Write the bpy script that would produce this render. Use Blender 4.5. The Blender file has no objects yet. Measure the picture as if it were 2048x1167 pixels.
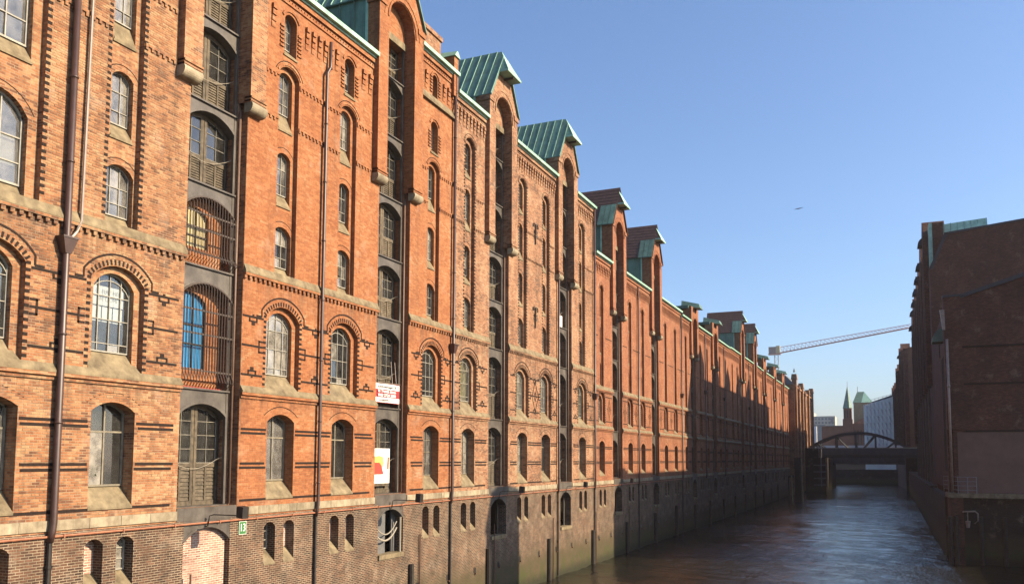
import bpy, math, random
import numpy as np
from mathutils import Vector, Matrix
from math import sin, cos, tan, radians, sqrt, pi, atan2, hypot
random.seed(7)
S = bpy.context.scene
COL = S.collection

# ------------------------------------------------------------------ camera
YAW, PITCH, ROLL = radians(24.167), radians(4.587), radians(0.209)
fw = Vector((-sin(YAW)*cos(PITCH), cos(YAW)*cos(PITCH), sin(PITCH)))
rt = Vector((cos(YAW), sin(YAW), 0)); up = rt.cross(fw)
rt2 = rt*cos(ROLL)+up*sin(ROLL); up2 = up*cos(ROLL)-rt*sin(ROLL)
cd = bpy.data.cameras.new('camera'); cam = bpy.data.objects.new('camera', cd); COL.objects.link(cam)
cam.matrix_world = Matrix(((rt2.x, up2.x, -fw.x, 0), (rt2.y, up2.y, -fw.y, 0), (rt2.z, up2.z, -fw.z, 0), (0, 0, 0, 1)))
cd.sensor_width = 36; cd.lens = 36*1684.7/2048; cd.shift_y = (781-583.5)/2048
cd.clip_start = .1; cd.clip_end = 6000
S.camera = cam

# ------------------------------------------------------------------ sky, sun, exposure
SUN_EL, SUN_AZ = radians(28.5), radians(12)          # azimuth: ahead of +X towards +Y
world = bpy.data.worlds.new('World'); S.world = world; world.use_nodes = True
wn = world.node_tree; wn.nodes.clear()
sky = wn.nodes.new('ShaderNodeTexSky'); sky.sky_type = 'NISHITA'; sky.sun_disc = False
sky.sun_elevation = SUN_EL; sky.sun_rotation = radians(90)-SUN_AZ
sky.air_density = 1.0; sky.dust_density = 1.7; sky.ozone_density = 4.5; sky.altitude = 0
bg = wn.nodes.new('ShaderNodeBackground'); bg.inputs['Strength'].default_value = .10
wo = wn.nodes.new('ShaderNodeOutputWorld')
tint = wn.nodes.new('ShaderNodeMix'); tint.data_type = 'RGBA'; tint.blend_type = 'MULTIPLY'; tint.inputs[0].default_value = 1; tint.inputs[7].default_value = (.93, .985, 1.03, 1)
wn.links.new(sky.outputs[0], tint.inputs[6]); wn.links.new(tint.outputs[2], bg.inputs[0]); wn.links.new(bg.outputs[0], wo.inputs[0])
sl = bpy.data.lights.new('sun', 'SUN'); sl.energy = 5.0; sl.angle = radians(.5); sl.color = (1, .79, .53)
so = bpy.data.objects.new('sun', sl); COL.objects.link(so)
sdir = Vector((cos(SUN_EL)*cos(SUN_AZ), cos(SUN_EL)*sin(SUN_AZ), sin(SUN_EL)))
so.rotation_euler = sdir.to_track_quat('Z', 'Y').to_euler(); so.location = (60, 60, 80)
S.view_settings.view_transform = 'Standard'; S.view_settings.look = 'None'
S.view_settings.gamma = 1; S.view_settings.exposure = 1.2; S.view_settings.use_curve_mapping = False
S.render.engine = 'CYCLES'
S.cycles.max_bounces = 6; S.cycles.diffuse_bounces = 1; S.cycles.transparent_max_bounces = 8

# ------------------------------------------------------------------ materials
def nodes(name):
    m = bpy.data.materials.new(name); m.use_nodes = True
    nt = m.node_tree; b = nt.nodes['Principled BSDF']
    def N(t, **kw):
        n = nt.nodes.new(t)
        for k, v in kw.items():
            if hasattr(n, k): setattr(n, k, v)
            else: n.inputs[k].default_value = v
        return n
    return m, nt, b, N
def math_(N, nt, op, a, b=None):
    n = N('ShaderNodeMath', operation=op)
    for i, v in enumerate((a, b)):
        if v is None: continue
        if isinstance(v, (int, float)): n.inputs[i].default_value = v
        else: nt.links.new(v, n.inputs[i])
    return n.outputs[0]
def mixc(N, nt, fac, a, b, bt='MIX'):
    n = N('ShaderNodeMix', data_type='RGBA', blend_type=bt)
    for i, v in ((0, fac), (6, a), (7, b)):
        if isinstance(v, (int, float)): n.inputs[i].default_value = v
        elif isinstance(v, tuple): n.inputs[i].default_value = (*v, 1)
        else: nt.links.new(v, n.inputs[i])
    return n.outputs[2]
def maprange(N, nt, v, a, b, c=0., d=1.):
    n = N('ShaderNodeMapRange'); nt.links.new(v, n.inputs[0])
    for i, x in enumerate((a, b, c, d)): n.inputs[i+1].default_value = x
    return n.outputs[0]
def noise(N, nt, vec, sc, det=4, ro=.6):
    n = N('ShaderNodeTexNoise'); n.inputs['Scale'].default_value = sc
    n.inputs['Detail'].default_value = det; n.inputs['Roughness'].default_value = ro
    if vec is not None: nt.links.new(vec, n.inputs['Vector'])
    return n.outputs['Fac']
def boxuv(N, nt):
    g = N('ShaderNodeNewGeometry'); p = N('ShaderNodeSeparateXYZ'); q = N('ShaderNodeSeparateXYZ')
    nt.links.new(g.outputs['Position'], p.inputs[0]); nt.links.new(g.outputs['True Normal'], q.inputs[0])
    ax = math_(N, nt, 'GREATER_THAN', math_(N, nt, 'ABSOLUTE', q.outputs[0]), .6)
    az = math_(N, nt, 'GREATER_THAN', math_(N, nt, 'ABSOLUTE', q.outputs[2]), .75)
    def mx(f, a, b):
        n = N('ShaderNodeMix', data_type='FLOAT'); nt.links.new(f, n.inputs[0]); nt.links.new(a, n.inputs[2]); nt.links.new(b, n.inputs[3]); return n.outputs[0]
    u = mx(ax, p.outputs[0], p.outputs[1]); v = mx(az, p.outputs[2], p.outputs[1])
    c = N('ShaderNodeCombineXYZ'); nt.links.new(u, c.inputs[0]); nt.links.new(v, c.inputs[1])
    return c.outputs[0], g.outputs['Position'], p.outputs[2]
BW, BH = .25, .08
KA = .69
def kc(c): return c if min(c) > .6 else tuple(x*KA for x in c)
def brick(name, stops, mortar, patch=(.5, .3), mort=.008, streak=.35, tide=False, bump=.35, runs=()):
    """stops: list of (position, colour) of the per-brick colour ramp"""
    stops = [(p_, kc(c_)) for p_, c_ in stops]; mortar = kc(mortar)
    m, nt, b, N = nodes(name); L = nt.links
    uv, pos, pz = boxuv(N, nt)
    t = N('ShaderNodeTexBrick', offset=.5, offset_frequency=2, squash=1, squash_frequency=1)
    L.new(uv, t.inputs['Vector'])
    for k, v in (('Scale', 1), ('Mortar Size', mort), ('Mortar Smooth', .15), ('Bias', 0), ('Brick Width', BW), ('Row Height', BH)): t.inputs[k].default_value = v
    t.inputs['Color1'].default_value = (0, 0, 0, 1); t.inputs['Color2'].default_value = (1, 1, 1, 1); t.inputs['Mortar'].default_value = (.5, .5, .5, 1)
    big = noise(N, nt, pos, .45, 5, .65)
    bg2 = maprange(N, nt, big, .36, .64, -patch[0], patch[0])
    bw = N('ShaderNodeRGBToBW'); L.new(t.outputs['Color'], bw.inputs[0])
    f = math_(N, nt, 'ADD', maprange(N, nt, bw.outputs[0], 0, 1, patch[1], 1-patch[1]) if patch[1] else bw.outputs[0], bg2)
    r = N('ShaderNodeValToRGB'); L.new(f, r.inputs[0])
    el = r.color_ramp.elements
    while len(el) < len(stops): el.new(.5)
    for e, (p_, c_) in zip(el, stops): e.position = p_; e.color = (*c_, 1)
    fine = noise(N, nt, pos, 9, 4, .7)
    col = mixc(N, nt, 1., r.outputs[0], mixc(N, nt, maprange(N, nt, fine, .3, .7), (.72, .70, .68), (1.2, 1.2, 1.2)), 'MULTIPLY')
    mvar = mixc(N, nt, maprange(N, nt, noise(N, nt, pos, 1.3, 3), .35, .65), mortar, tuple(x*.45 for x in mortar))
    col = mixc(N, nt, t.outputs['Fac'], col, mvar)
    mp = N('ShaderNodeMapping'); mp.inputs['Scale'].default_value = (1.6, 1.6, .16); L.new(pos, mp.inputs[0])
    st = noise(N, nt, mp.outputs[0], 1.0, 5, .7)
    col = mixc(N, nt, maprange(N, nt, st, .52, .78, 0, streak), col, (.035, .028, .022))
    lm = noise(N, nt, pos, .8, 6, .75)
    col = mixc(N, nt, maprange(N, nt, lm, .56, .76, 0, .42), col, (.36, .29, .22))
    if runs:
        mp2 = N('ShaderNodeMapping'); mp2.inputs['Scale'].default_value = (4.5, 4.5, .35); L.new(pos, mp2.inputs[0]); sn = maprange(N, nt, noise(N, nt, mp2.outputs[0], 1.0, 5, .7), .42, .66)
        for lev, ln, am in runs:
            mk = math_(N, nt, 'MULTIPLY', maprange(N, nt, pz, lev-ln, lev, 0, 1), math_(N, nt, 'LESS_THAN', pz, lev))
            col = mixc(N, nt, math_(N, nt, 'MULTIPLY', math_(N, nt, 'MULTIPLY', mk, sn), am), col, (.045, .036, .028))
    if tide:
        zz = math_(N, nt, 'ADD', pz, math_(N, nt, 'MULTIPLY', noise(N, nt, pos, .9, 5), 1.6))
        col = mixc(N, nt, maprange(N, nt, zz, -4.9, -6.1, 0, .85), col, (.056, .046, .024))
        zz2 = math_(N, nt, 'ADD', pz, math_(N, nt, 'MULTIPLY', noise(N, nt, pos, 2.2, 4), .8))
        mg = math_(N, nt, 'MULTIPLY', maprange(N, nt, zz2, -6.4, -7.2, 0, 1), maprange(N, nt, noise(N, nt, pos, 1.1, 6, .7), .44, .58, 0, .8))
        col = mixc(N, nt, mg, col, (.040, .050, .014))
        col = mixc(N, nt, maprange(N, nt, zz2, -7.3, -7.9, 0, .85), col, (.018, .020, .011))
    L.new(col, b.inputs['Base Color']); b.inputs['Roughness'].default_value = .88
    b.inputs['Specular IOR Level'].default_value = .25
    h = math_(N, nt, 'ADD', math_(N, nt, 'MULTIPLY', t.outputs['Fac'], -1.), math_(N, nt, 'MULTIPLY', fine, .8))
    bp = N('ShaderNodeBump'); bp.inputs['Strength'].default_value = bump; bp.inputs['Distance'].default_value = .012
    L.new(h, bp.inputs['Height']); L.new(bp.outputs[0], b.inputs['Normal'])
    return m
def plain(name, c, rough=.7, var=.25, sc=3., c2=None, bump=0., metal=0., streak=0., spec=.4, rnd=0.):
    c = kc(c); c2 = kc(c2) if c2 else None
    m, nt, b, N = nodes(name); L = nt.links
    g = N('ShaderNodeNewGeometry'); pos = g.outputs['Position']
    n1 = noise(N, nt, pos, sc, 6, .65)
    c2 = c2 or tuple(x*(1-var) for x in c)
    col = mixc(N, nt, maprange(N, nt, n1, .32, .68), c2, tuple(min(1, x*(1+var*.4)) for x in c))
    if streak:
        mp = N('ShaderNodeMapping'); mp.inputs['Scale'].default_value = (2.5, 2.5, .2); L.new(pos, mp.inputs[0])
        col = mixc(N, nt, maprange(N, nt, noise(N, nt, mp.outputs[0], 1.3, 5, .7), .48, .75, 0, streak), col, (.03, .026, .02))
    if rnd:
        oi = N('ShaderNodeObjectInfo'); v = maprange(N, nt, oi.outputs['Random'], 0, 1, 1-rnd, 1+rnd*.6); cc = N('ShaderNodeCombineColor')
        for i in range(3): L.new(v, cc.inputs[i])
        col = mixc(N, nt, 1., col, cc.outputs[0], 'MULTIPLY')
    L.new(col, b.inputs['Base Color']); b.inputs['Roughness'].default_value = rough; b.inputs['Metallic'].default_value = metal
    b.inputs['Specular IOR Level'].default_value = spec
    if bump:
        bp = N('ShaderNodeBump'); bp.inputs['Strength'].default_value = bump; bp.inputs['Distance'].default_value = .02
        L.new(noise(N, nt, pos, sc*6, 5, .7), bp.inputs['Height']); L.new(bp.outputs[0], b.inputs['Normal'])
    return m
def glass(name, tint=(.16, .17, .17), dust_sheen=.16):
    m, nt, b, N = nodes(name); L = nt.links; nt.nodes.remove(b)
    out = [n for n in nt.nodes if n.type == 'OUTPUT_MATERIAL'][0]
    tr = N('ShaderNodeBsdfTransparent'); tr.inputs[0].default_value = (.62, .66, .66, 1)
    gl = N('ShaderNodeBsdfGlossy'); gl.inputs['Roughness'].default_value = .04; gl.inputs[0].default_value = (.9, .93, .95, 1)
    df = N('ShaderNodeBsdfDiffuse'); df.inputs[0].default_value = (*tint, 1)  # grey film: dust, plus the hazy reflection of the panes painted in
    g = N('ShaderNodeNewGeometry')
    bp = N('ShaderNodeBump'); bp.inputs['Strength'].default_value = .06; bp.inputs['Distance'].default_value = .05
    L.new(noise(N, nt, g.outputs['Position'], 1.6, 2), bp.inputs['Height']); L.new(bp.outputs[0], gl.inputs['Normal'])
    fr = N('ShaderNodeFresnel'); fr.inputs[0].default_value = 1.52
    f = math_(N, nt, 'ADD', math_(N, nt, 'MULTIPLY', fr.outputs[0], 1.2), .06)
    mx1 = N('ShaderNodeMixShader'); L.new(maprange(N, nt, noise(N, nt, g.outputs['Position'], 2.3, 5), .3, .7, dust_sheen*.4, dust_sheen*1.7), mx1.inputs[0]); L.new(tr.outputs[0], mx1.inputs[1]); L.new(df.outputs[0], mx1.inputs[2])
    mx2 = N('ShaderNodeMixShader'); L.new(f, mx2.inputs[0]); L.new(mx1.outputs[0], mx2.inputs[1]); L.new(gl.outputs[0], mx2.inputs[2])
    L.new(mx2.outputs[0], out.inputs[0])
    return m
M = {}
M['brick_patchy'] = brick('brick_patchy', [(.0, (.17, .078, .046)), (.25, (.31, .128, .060)), (.6, (.425, .195, .090)), (1., (.48, .285, .15))], (.41, .32, .21), (.34, .08), streak=.6, runs=((6.98, 1.3, .75), (2.3, .7, .7), (-1.55, .5, .5), (13.66, .5, .5)))
M['brick_orange'] = brick('brick_orange', [(.0, (.29, .098, .040)), (.5, (.385, .146, .058)), (.85, (.44, .19, .084)), (1., (.42, .24, .125))], (.38, .22, .12), (.24, .15), mort=.006, streak=.45, runs=((6.98, 1.3, .75), (2.3, .7, .7), (-1.55, .5, .5), (13.66, .5, .5)))
M['brick_brown'] = brick('brick_brown', [(.0, (.15, .075, .048)), (.35, (.31, .135, .072)), (.7, (.41, .20, .108)), (1., (.43, .27, .16))], (.38, .30, .20), (.36, .08), streak=.5, runs=((6.98, 1.6, .8), (2.3, .9, .75), (13.66, .6, .6), (19.0, .8, .6)))
M['brick_red'] = brick('brick_red', [(.0, (.24, .082, .041)), (.5, (.35, .125, .057)), (1., (.42, .19, .095))], (.31, .21, .14), (.28, .12), mort=.006, streak=.4, runs=((5.75, .9, .7), (2.4, .7, .7)))
M['brick_quay'] = brick('brick_quay', [(.0, (.045, .028, .022)), (.4, (.09, .050, .034)), (.75, (.13, .066, .042)), (1., (.19, .10, .062))], (.42, .34, .24), (.30, .12), mort=.011, streak=.3, tide=True, bump=.5)
M['brick_infill'] = brick('brick_infill', [(.0, (.26, .13, .10)), (.5, (.40, .22, .17)), (1., (.52, .33, .25))], (.72, .64, .52), (.2, .1), mort=.013, streak=.1)
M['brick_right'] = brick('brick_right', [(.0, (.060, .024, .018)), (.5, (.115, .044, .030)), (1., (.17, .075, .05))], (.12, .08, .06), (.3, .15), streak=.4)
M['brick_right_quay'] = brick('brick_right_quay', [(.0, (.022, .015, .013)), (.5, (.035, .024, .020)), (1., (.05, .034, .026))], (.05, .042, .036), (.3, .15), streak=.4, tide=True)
M['brick_dark'] = plain('brick_dark', (.032, .021, .017), .8, .5, 14., spec=.15)
M['stone'] = plain('stone', (.29, .235, .145), .85, .45, 2.2, (.14, .11, .07), .4, streak=.35, spec=.2)
M['stone_pale'] = plain('stone_pale', (.43, .37, .26), .85, .35, 2.2, (.25, .205, .14), .35, streak=.45, spec=.2, rnd=.18)
M['steel_grey'] = plain('steel_grey', (.135, .12, .105), .5, .4, 1.6, (.065, .056, .048), .15, streak=.5)
M['iron_dark'] = plain('iron_dark', (.03, .025, .022), .5, .4, 6.)
M['iron_rust'] = plain('iron_rust', (.16, .075, .045), .7, .4, 8.)
M['pipe_brown'] = plain('pipe_brown', (.070, .036, .030), .45, .35, 3., spec=.6)
M['pipe_pale'] = plain('pipe_pale', (.33, .26, .215), .35, .3, 3., spec=.6)
M['edge_iron'] = plain('edge_iron', (.20, .125, .09), .5, .3, 4.)
M['hood_dark'] = plain('hood_dark', (.035, .04, .05), .6, .3, 3.)
M['grille_iron'] = plain('grille_iron', (.075, .055, .045), .6, .3, 8.)
M['pipe_red'] = plain('pipe_red', (.42, .17, .09), .6, .3, 4.)
M['wood_door'] = plain('wood_door', (.17, .135, .088), .75, .5, 5., (.06, .046, .03), .3, streak=.5, rnd=.3)
M['wood_dark'] = plain('wood_dark', (.05, .04, .03), .85, .5, 5., bump=.4, streak=.3)
M['frame_grey'] = plain('frame_grey', (.42, .40, .34), .6, .3, 6.)
M['frame_wood'] = plain('frame_wood', (.26, .23, .17), .65, .35, 6.)
M['muntin'] = plain('muntin', (.44, .41, .34), .6, .3, 8.)
M['copper'] = plain('copper', (.165, .315, .245), .6, .4, 1.3, (.11, .225, .18), .15, streak=.5, rnd=.22)
M['copper_pale'] = plain('copper_pale', (.44, .74, .58), .6, .25, 1.6, (.26, .49, .38), .15, streak=.3, rnd=.12)
M['copper_dark'] = plain('copper_dark', (.085, .175, .135), .6, .4, 1.3, (.05, .12, .10), .15, streak=.4)
M['tile'] = plain('tile', (.105, .055, .045), .75, .4, 3., (.06, .036, .032), .3)
M['lead'] = plain('lead', (.16, .16, .16), .6, .3, 3.)
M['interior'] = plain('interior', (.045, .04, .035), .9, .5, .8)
M['curtain'] = plain('curtain', (.58, .54, .45), .9, .2, 2., rnd=.4)
M['white_paint'] = plain('white_paint', (.78, .77, .74), .5, .06, 4.)
M['white_print'] = plain('white_print', (.80, .79, .77), .5, .03, 4.)
M['cream_board'] = plain('cream_board', (.66, .56, .30), .7, .25, 3.)
M['blue_board'] = plain('blue_board', (.03, .30, .66), .5, .3, 1.5)
M['red_board'] = plain('red_board', (.45, .06, .05), .5, .15, 3.)
M['banner_red'] = plain('banner_red', (.36, .035, .045), .6, .15, 3.)
M['ink'] = plain('ink', (.07, .06, .06), .7, .1, 3.)
M['ink_faint'] = plain('ink_faint', (.52, .50, .47), .7, .1, 3.)
M['sign_green'] = plain('sign_green', (.06, .22, .07), .45, .2, 6.)
M['poster_red'] = plain('poster_red', (.72, .07, .05), .5, .08, 4.)
M['poster_yellow'] = plain('poster_yellow', (.75, .56, .16), .5, .3, 9.)
M['poster_brown'] = plain('poster_brown', (.30, .17, .09), .5, .6, 12.)
M['glass_clear'] = glass('glass_clear', (.22, .22, .21), .10); M['glass_dirty'] = glass('glass_dirty', (.34, .32, .28), .48)
M['glass'] = glass('glass', (.30, .29, .27), .30); M['glass_far'] = glass('glass_far', (.16, .15, .14), .32)
M['leaf'] = plain('leaf', (.07, .13, .025), .6, .5, 9.)
M['rope'] = plain('rope', (.40, .36, .29), .8, .2, 9.)
M['bridge_steel'] = plain('bridge_steel', (.045, .05, .055), .55, .3, 1.)
M['bridge_grey'] = plain('bridge_grey', (.075, .088, .10), .6, .3, 1.)
M['netting'] = plain('netting', (.80, .74, .69), .9, .12, .35, (.70, .64, .61), streak=.06)
M['office_wall'] = plain('office_wall', (.50, .52, .45), .7, .15, .2)
M['office_glass'] = plain('office_glass', (.20, .28, .30), .2, .3, .3)
M['far_brick'] = plain('far_brick', (.20, .095, .06), .9, .3, .6)
M['far_tan'] = plain('far_tan', (.38, .29, .17), .9, .2, .6)
M['crane_white'] = plain('crane_white', (.60, .30, .26), .5, .1, 1.)
M['crane_red'] = plain('crane_red', (.50, .22, .18), .5, .1, 1.)
M['crane_yellow'] = plain('crane_yellow', (.62, .58, .36), .5, .1, 1.)
M['crane_grey'] = plain('crane_grey', (.25, .27, .28), .6, .2, 1.)
M['feather'] = plain('feather', (.03, .03, .035), .7, .3, 9.)
M['mud'] = plain('mud', (.06, .05, .035), .9, .3, 1.)
def water_mat():
    m, nt, b, N = nodes('water'); L = nt.links
    g = N('ShaderNodeNewGeometry'); pos = g.outputs['Position']
    b.inputs['Base Color'].default_value = (.012, .011, .0075, 1); b.inputs['Roughness'].default_value = .035; b.inputs['IOR'].default_value = 1.33
    mp = N('ShaderNodeMapping'); mp.inputs['Scale'].default_value = (1., .8, 1.); L.new(pos, mp.inputs[0])
    h = math_(N, nt, 'ADD', noise(N, nt, mp.outputs[0], 4.0, 4, .6), math_(N, nt, 'MULTIPLY', noise(N, nt, mp.outputs[0], .45, 3, .5), 1.6))
    gust = maprange(N, nt, noise(N, nt, pos, .05, 3, .5), .35, .65, .35, 1.)
    bp = N('ShaderNodeBump'); bp.inputs['Distance'].default_value = .10
    L.new(gust, bp.inputs['Strength']); L.new(h, bp.inputs['Height']); L.new(bp.outputs[0], b.inputs['Normal'])
    return m
M['water'] = water_mat()

# ------------------------------------------------------------------ mesh helpers
class MB:
    def __init__(s): s.v = []; s.f = []
    def poly(s, pts):
        n = len(s.v); s.v += [tuple(p) for p in pts]; s.f.append(tuple(range(n, n+len(pts)))); return s
    def box(s, x0, x1, y0, y1, z0, z1):
        n = len(s.v)
        s.v += [(x0, y0, z0), (x1, y0, z0), (x1, y1, z0), (x0, y1, z0), (x0, y0, z1), (x1, y0, z1), (x1, y1, z1), (x0, y1, z1)]
        for f in ((0, 3, 2, 1), (4, 5, 6, 7), (0, 1, 5, 4), (1, 2, 6, 5), (2, 3, 7, 6), (3, 0, 4, 7)): s.f.append(tuple(n+i for i in f))
        return s
    def hexa(s, b, t):                     # bottom quad, top quad, counter-clockwise from above
        n = len(s.v); s.v += [tuple(p) for p in b]+[tuple(p) for p in t]
        for f in ((0, 3, 2, 1), (4, 5, 6, 7), (0, 1, 5, 4), (1, 2, 6, 5), (2, 3, 7, 6), (3, 0, 4, 7)): s.f.append(tuple(n+i for i in f))
        return s
    def prism(s, pts, a, b):               # outline pts (3-D), extruded from offset a to offset b
        n = len(s.v); k = len(pts)
        s.v += [tuple(Vector(p)+Vector(a)) for p in pts]+[tuple(Vector(p)+Vector(b)) for p in pts]
        s.f.append(tuple(range(n+k-1, n-1, -1))); s.f.append(tuple(range(n+k, n+2*k)))
        for i in range(k): j = (i+1) % k; s.f.append((n+i, n+j, n+k+j, n+k+i))
        return s
    def bar(s, u0, z0, u1, z1, t, w0, w1): # bar in the facade plane between two points
        d = Vector((u1-u0, z1-z0)); 
        if d.length < 1e-6: return s
        d.normalize(); n = Vector((-d.y, d.x))*t/2
        p = [(u0-n.x, z0-n.y), (u1-n.x, z1-n.y), (u1+n.x, z1+n.y), (u0+n.x, z0+n.y)]
        return s.prism([(0, a, b) for a, b in p], (w0, 0, 0), (w1, 0, 0))
    def tube(s, pts, r, n=8, caps=True):
        P = [Vector(p) for p in pts]; base = len(s.v); rr = r if isinstance(r, (list, tuple)) else [r]*len(P)
        for i, p in enumerate(P):
            d = (P[min(i+1, len(P)-1)]-P[max(i-1, 0)]).normalized()
            a = d.cross(Vector((0, 0, 1)) if abs(d.z) < .95 else Vector((1, 0, 0))).normalized(); b = d.cross(a)
            for k in range(n): s.v.append(tuple(p+(a*cos(2*pi*k/n)+b*sin(2*pi*k/n))*rr[i]))
        for i in range(len(P)-1):
            for k in range(n): q = (k+1) % n; s.f.append((base+i*n+k, base+i*n+q, base+(i+1)*n+q, base+(i+1)*n+k))
        if caps:
            s.f.append(tuple(base+k for k in range(n-1, -1, -1))); e = base+(len(P)-1)*n; s.f.append(tuple(e+k for k in range(n)))
        return s
    def mesh(s, name, mat, mirror=None, smooth=False):
        v = np.array(s.v, float).reshape(-1, 3); f = s.f
        if mirror: v = v*np.array([-1, 1, 1]); f = [tuple(reversed(q)) for q in f]
        me = bpy.data.meshes.new(name); me.from_pydata(v.tolist(), [], f)
        for mm in (mat if isinstance(mat, (list, tuple)) else [mat]): me.materials.append(M[mm] if isinstance(mm, str) else mm)
        if smooth: me.polygons.foreach_set('use_smooth', [True]*len(me.polygons))
        me.update(); return me
WL = {}
def link(name, data, parent=None, loc=(0, 0, 0)):
    o = bpy.data.objects.new(name, data); COL.objects.link(o)
    WL[o.name] = Vector(loc); o.location = Vector(loc)
    if parent is not None: o.parent = parent; o.location = Vector(loc)-WL[parent.name]
    return o
def thing(name, label, cat, loc=(0, 0, 0), group=None, data=None):
    o = link(name, data, None, loc); o['label'] = label; o['category'] = cat
    if group: o['group'] = group
    return o
def part(name, mb, mat, parent, loc=None, smooth=False, stuff=False, mirror=None):
    if not mb.f: return None
    o = link(name, mb.mesh(name, mat, mirror, smooth), parent, loc if loc is not None else (0, 0, 0))
    if stuff: o['kind'] = 'stuff'
    return o
def struct(name, mb, mat):
    o = link(name, mb.mesh(name, mat)); o['kind'] = 'structure'; return o
TXT = {}
def text_mesh(txt, size, mat, depth=.004, bold=0., sx=1.):
    c = bpy.data.curves.new('text', 'FONT'); c.body = txt; c.size = size; c.align_x = 'CENTER'; c.align_y = 'CENTER'; c.extrude = depth; c.offset = bold; c.resolution_u = 3
    o = bpy.data.objects.new('text', c); COL.objects.link(o)
    dg = bpy.context.evaluated_depsgraph_get(); me = bpy.data.meshes.new_from_object(o.evaluated_get(dg))
    bpy.data.objects.remove(o); me.materials.clear(); me.materials.append(M[mat])
    n = len(me.vertices); a = np.empty(n*3); me.vertices.foreach_get('co', a); a = a.reshape(-1, 3)
    a = np.stack([a[:, 2], a[:, 0]*sx, a[:, 1]], 1)      # facing +X, reading along +Y
    me.vertices.foreach_set('co', a.ravel()); me.update(); return me

# ------------------------------------------------------------------ facade kit (local axes: x = outwards, y = along the wall, z = up)
def op(a, b, zb, zs, zc, n=10): return dict(a=a, b=b, zb=zb, zs=zs, zc=zc, n=n)
def otop(o, u):
    h = o['zc']-o['zs']
    if h < 1e-4: return o['zs']
    hw = (o['b']-o['a'])/2; R = (hw*hw+h*h)/(2*h); x = u-(o['a']+o['b'])/2
    return o['zc']-R+sqrt(max(0, R*R-x*x))
def ous(o):
    n = o['n'] if o['zc']-o['zs'] > 1e-4 else 1
    return [o['a']+(o['b']-o['a'])*i/n for i in range(n+1)]
def wall_panel(mb, w, u0, u1, z0, z1, ops, ztop=None, extra=()):
    """flat wall at depth w with arched openings; ztop(u) may shape its upper edge"""
    bs = {round(u0, 5), round(u1, 5)} | {round(x, 5) for x in extra}
    for o in ops:
        for x in ous(o): bs.add(round(x, 5))
    bs = sorted(x for x in bs if u0-1e-6 <= x <= u1+1e-6)
    zt = ztop or (lambda u: z1)
    for a, b in zip(bs, bs[1:]):
        if b-a < 1e-4: continue
        m = (a+b)/2
        cov = sorted([o for o in ops if o['a'] < m < o['b']], key=lambda o: o['zb'])
        la = lb = z0
        for o in cov:
            if o['zb'] > la+1e-4: mb.poly([(w, a, la), (w, b, lb), (w, b, o['zb']), (w, a, o['zb'])])
            la, lb = otop(o, a), otop(o, b)
        ta, tb = zt(a+1e-5), zt(b-1e-5)
        if ta > la+1e-4 or tb > lb+1e-4: mb.poly([(w, a, la), (w, b, lb), (w, b, tb), (w, a, ta)])
    return mb
def reveal(mb, o, w0, w1, bottom=False):
    a, b, zb, zs = o['a'], o['b'], o['zb'], o['zs']
    mb.poly([(w0, a, zb), (w0, a, otop(o, a)), (w1, a, otop(o, a)), (w1, a, zb)])
    mb.poly([(w0, b, otop(o, b)), (w0, b, zb), (w1, b, zb), (w1, b, otop(o, b))])
    us = ous(o)
    for p, q in zip(us, us[1:]): mb.poly([(w0, p, otop(o, p)), (w0, q, otop(o, q)), (w1, q, otop(o, q)), (w1, p, otop(o, p))])
    if bottom: mb.poly([(w1, a, zb), (w1, b, zb), (w0, b, zb), (w0, a, zb)])
    return mb
_cache = {}
def cached(key, fn):
    if key not in _cache: _cache[key] = fn()
    return _cache[key]
def frame_mb(hw, zs, zc, vb, hb, arc, bw, fw_, d=.05):
    """window frame, local z = 0 at the glass foot"""
    o = op(-hw, hw, 0, zs, zc); mb = MB()
    mb.box(-d, d*.6, -hw, -hw+fw_, 0, otop(o, -hw+fw_*.5)); mb.box(-d, d*.6, hw-fw_, hw, 0, otop(o, hw-fw_*.5)); mb.box(-d, d*.7, -hw, hw, 0, fw_)
    us = ous(o)
    for p, q in zip(us, us[1:]): mb.bar(p, otop(o, p)-fw_/2, q, otop(o, q)-fw_/2, fw_, -d, d*.6)
    for v in vb: mb.box(-d*.6, d*.4, v-bw/2, v+bw/2, fw_, otop(o, v)-fw_*.4)
    for h in hb: mb.box(-d*.55, d*.35, -hw+fw_*.5, hw-fw_*.5, h-bw/2, h+bw/2)
    if arc:
        o2 = op(-hw, hw, 0, zs-arc, zc-arc); us = ous(o2)
        for p, q in zip(us, us[1:]): mb.bar(p, otop(o2, p), q, otop(o2, q), bw, -d*.5, d*.3)
    return mb
def pane_cells(hw, zs, zc, vb, hb):
    o = op(-hw, hw, 0, zs, zc); V = [-hw]+sorted(vb)+[hw]; H = [0]+sorted(hb); cells = []
    for i in range(len(V)-1):
        for j in range(len(H)):
            a, b = V[i], V[i+1]; z0 = H[j]
            if j < len(H)-1: cells.append([(a, z0), (b, z0), (b, H[j+1]), (a, H[j+1])])
            else: cells.append([(a, z0), (b, z0)]+[(b+(a-b)*k/4, otop(o, b+(a-b)*k/4)) for k in range(5)])
    return cells
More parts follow.
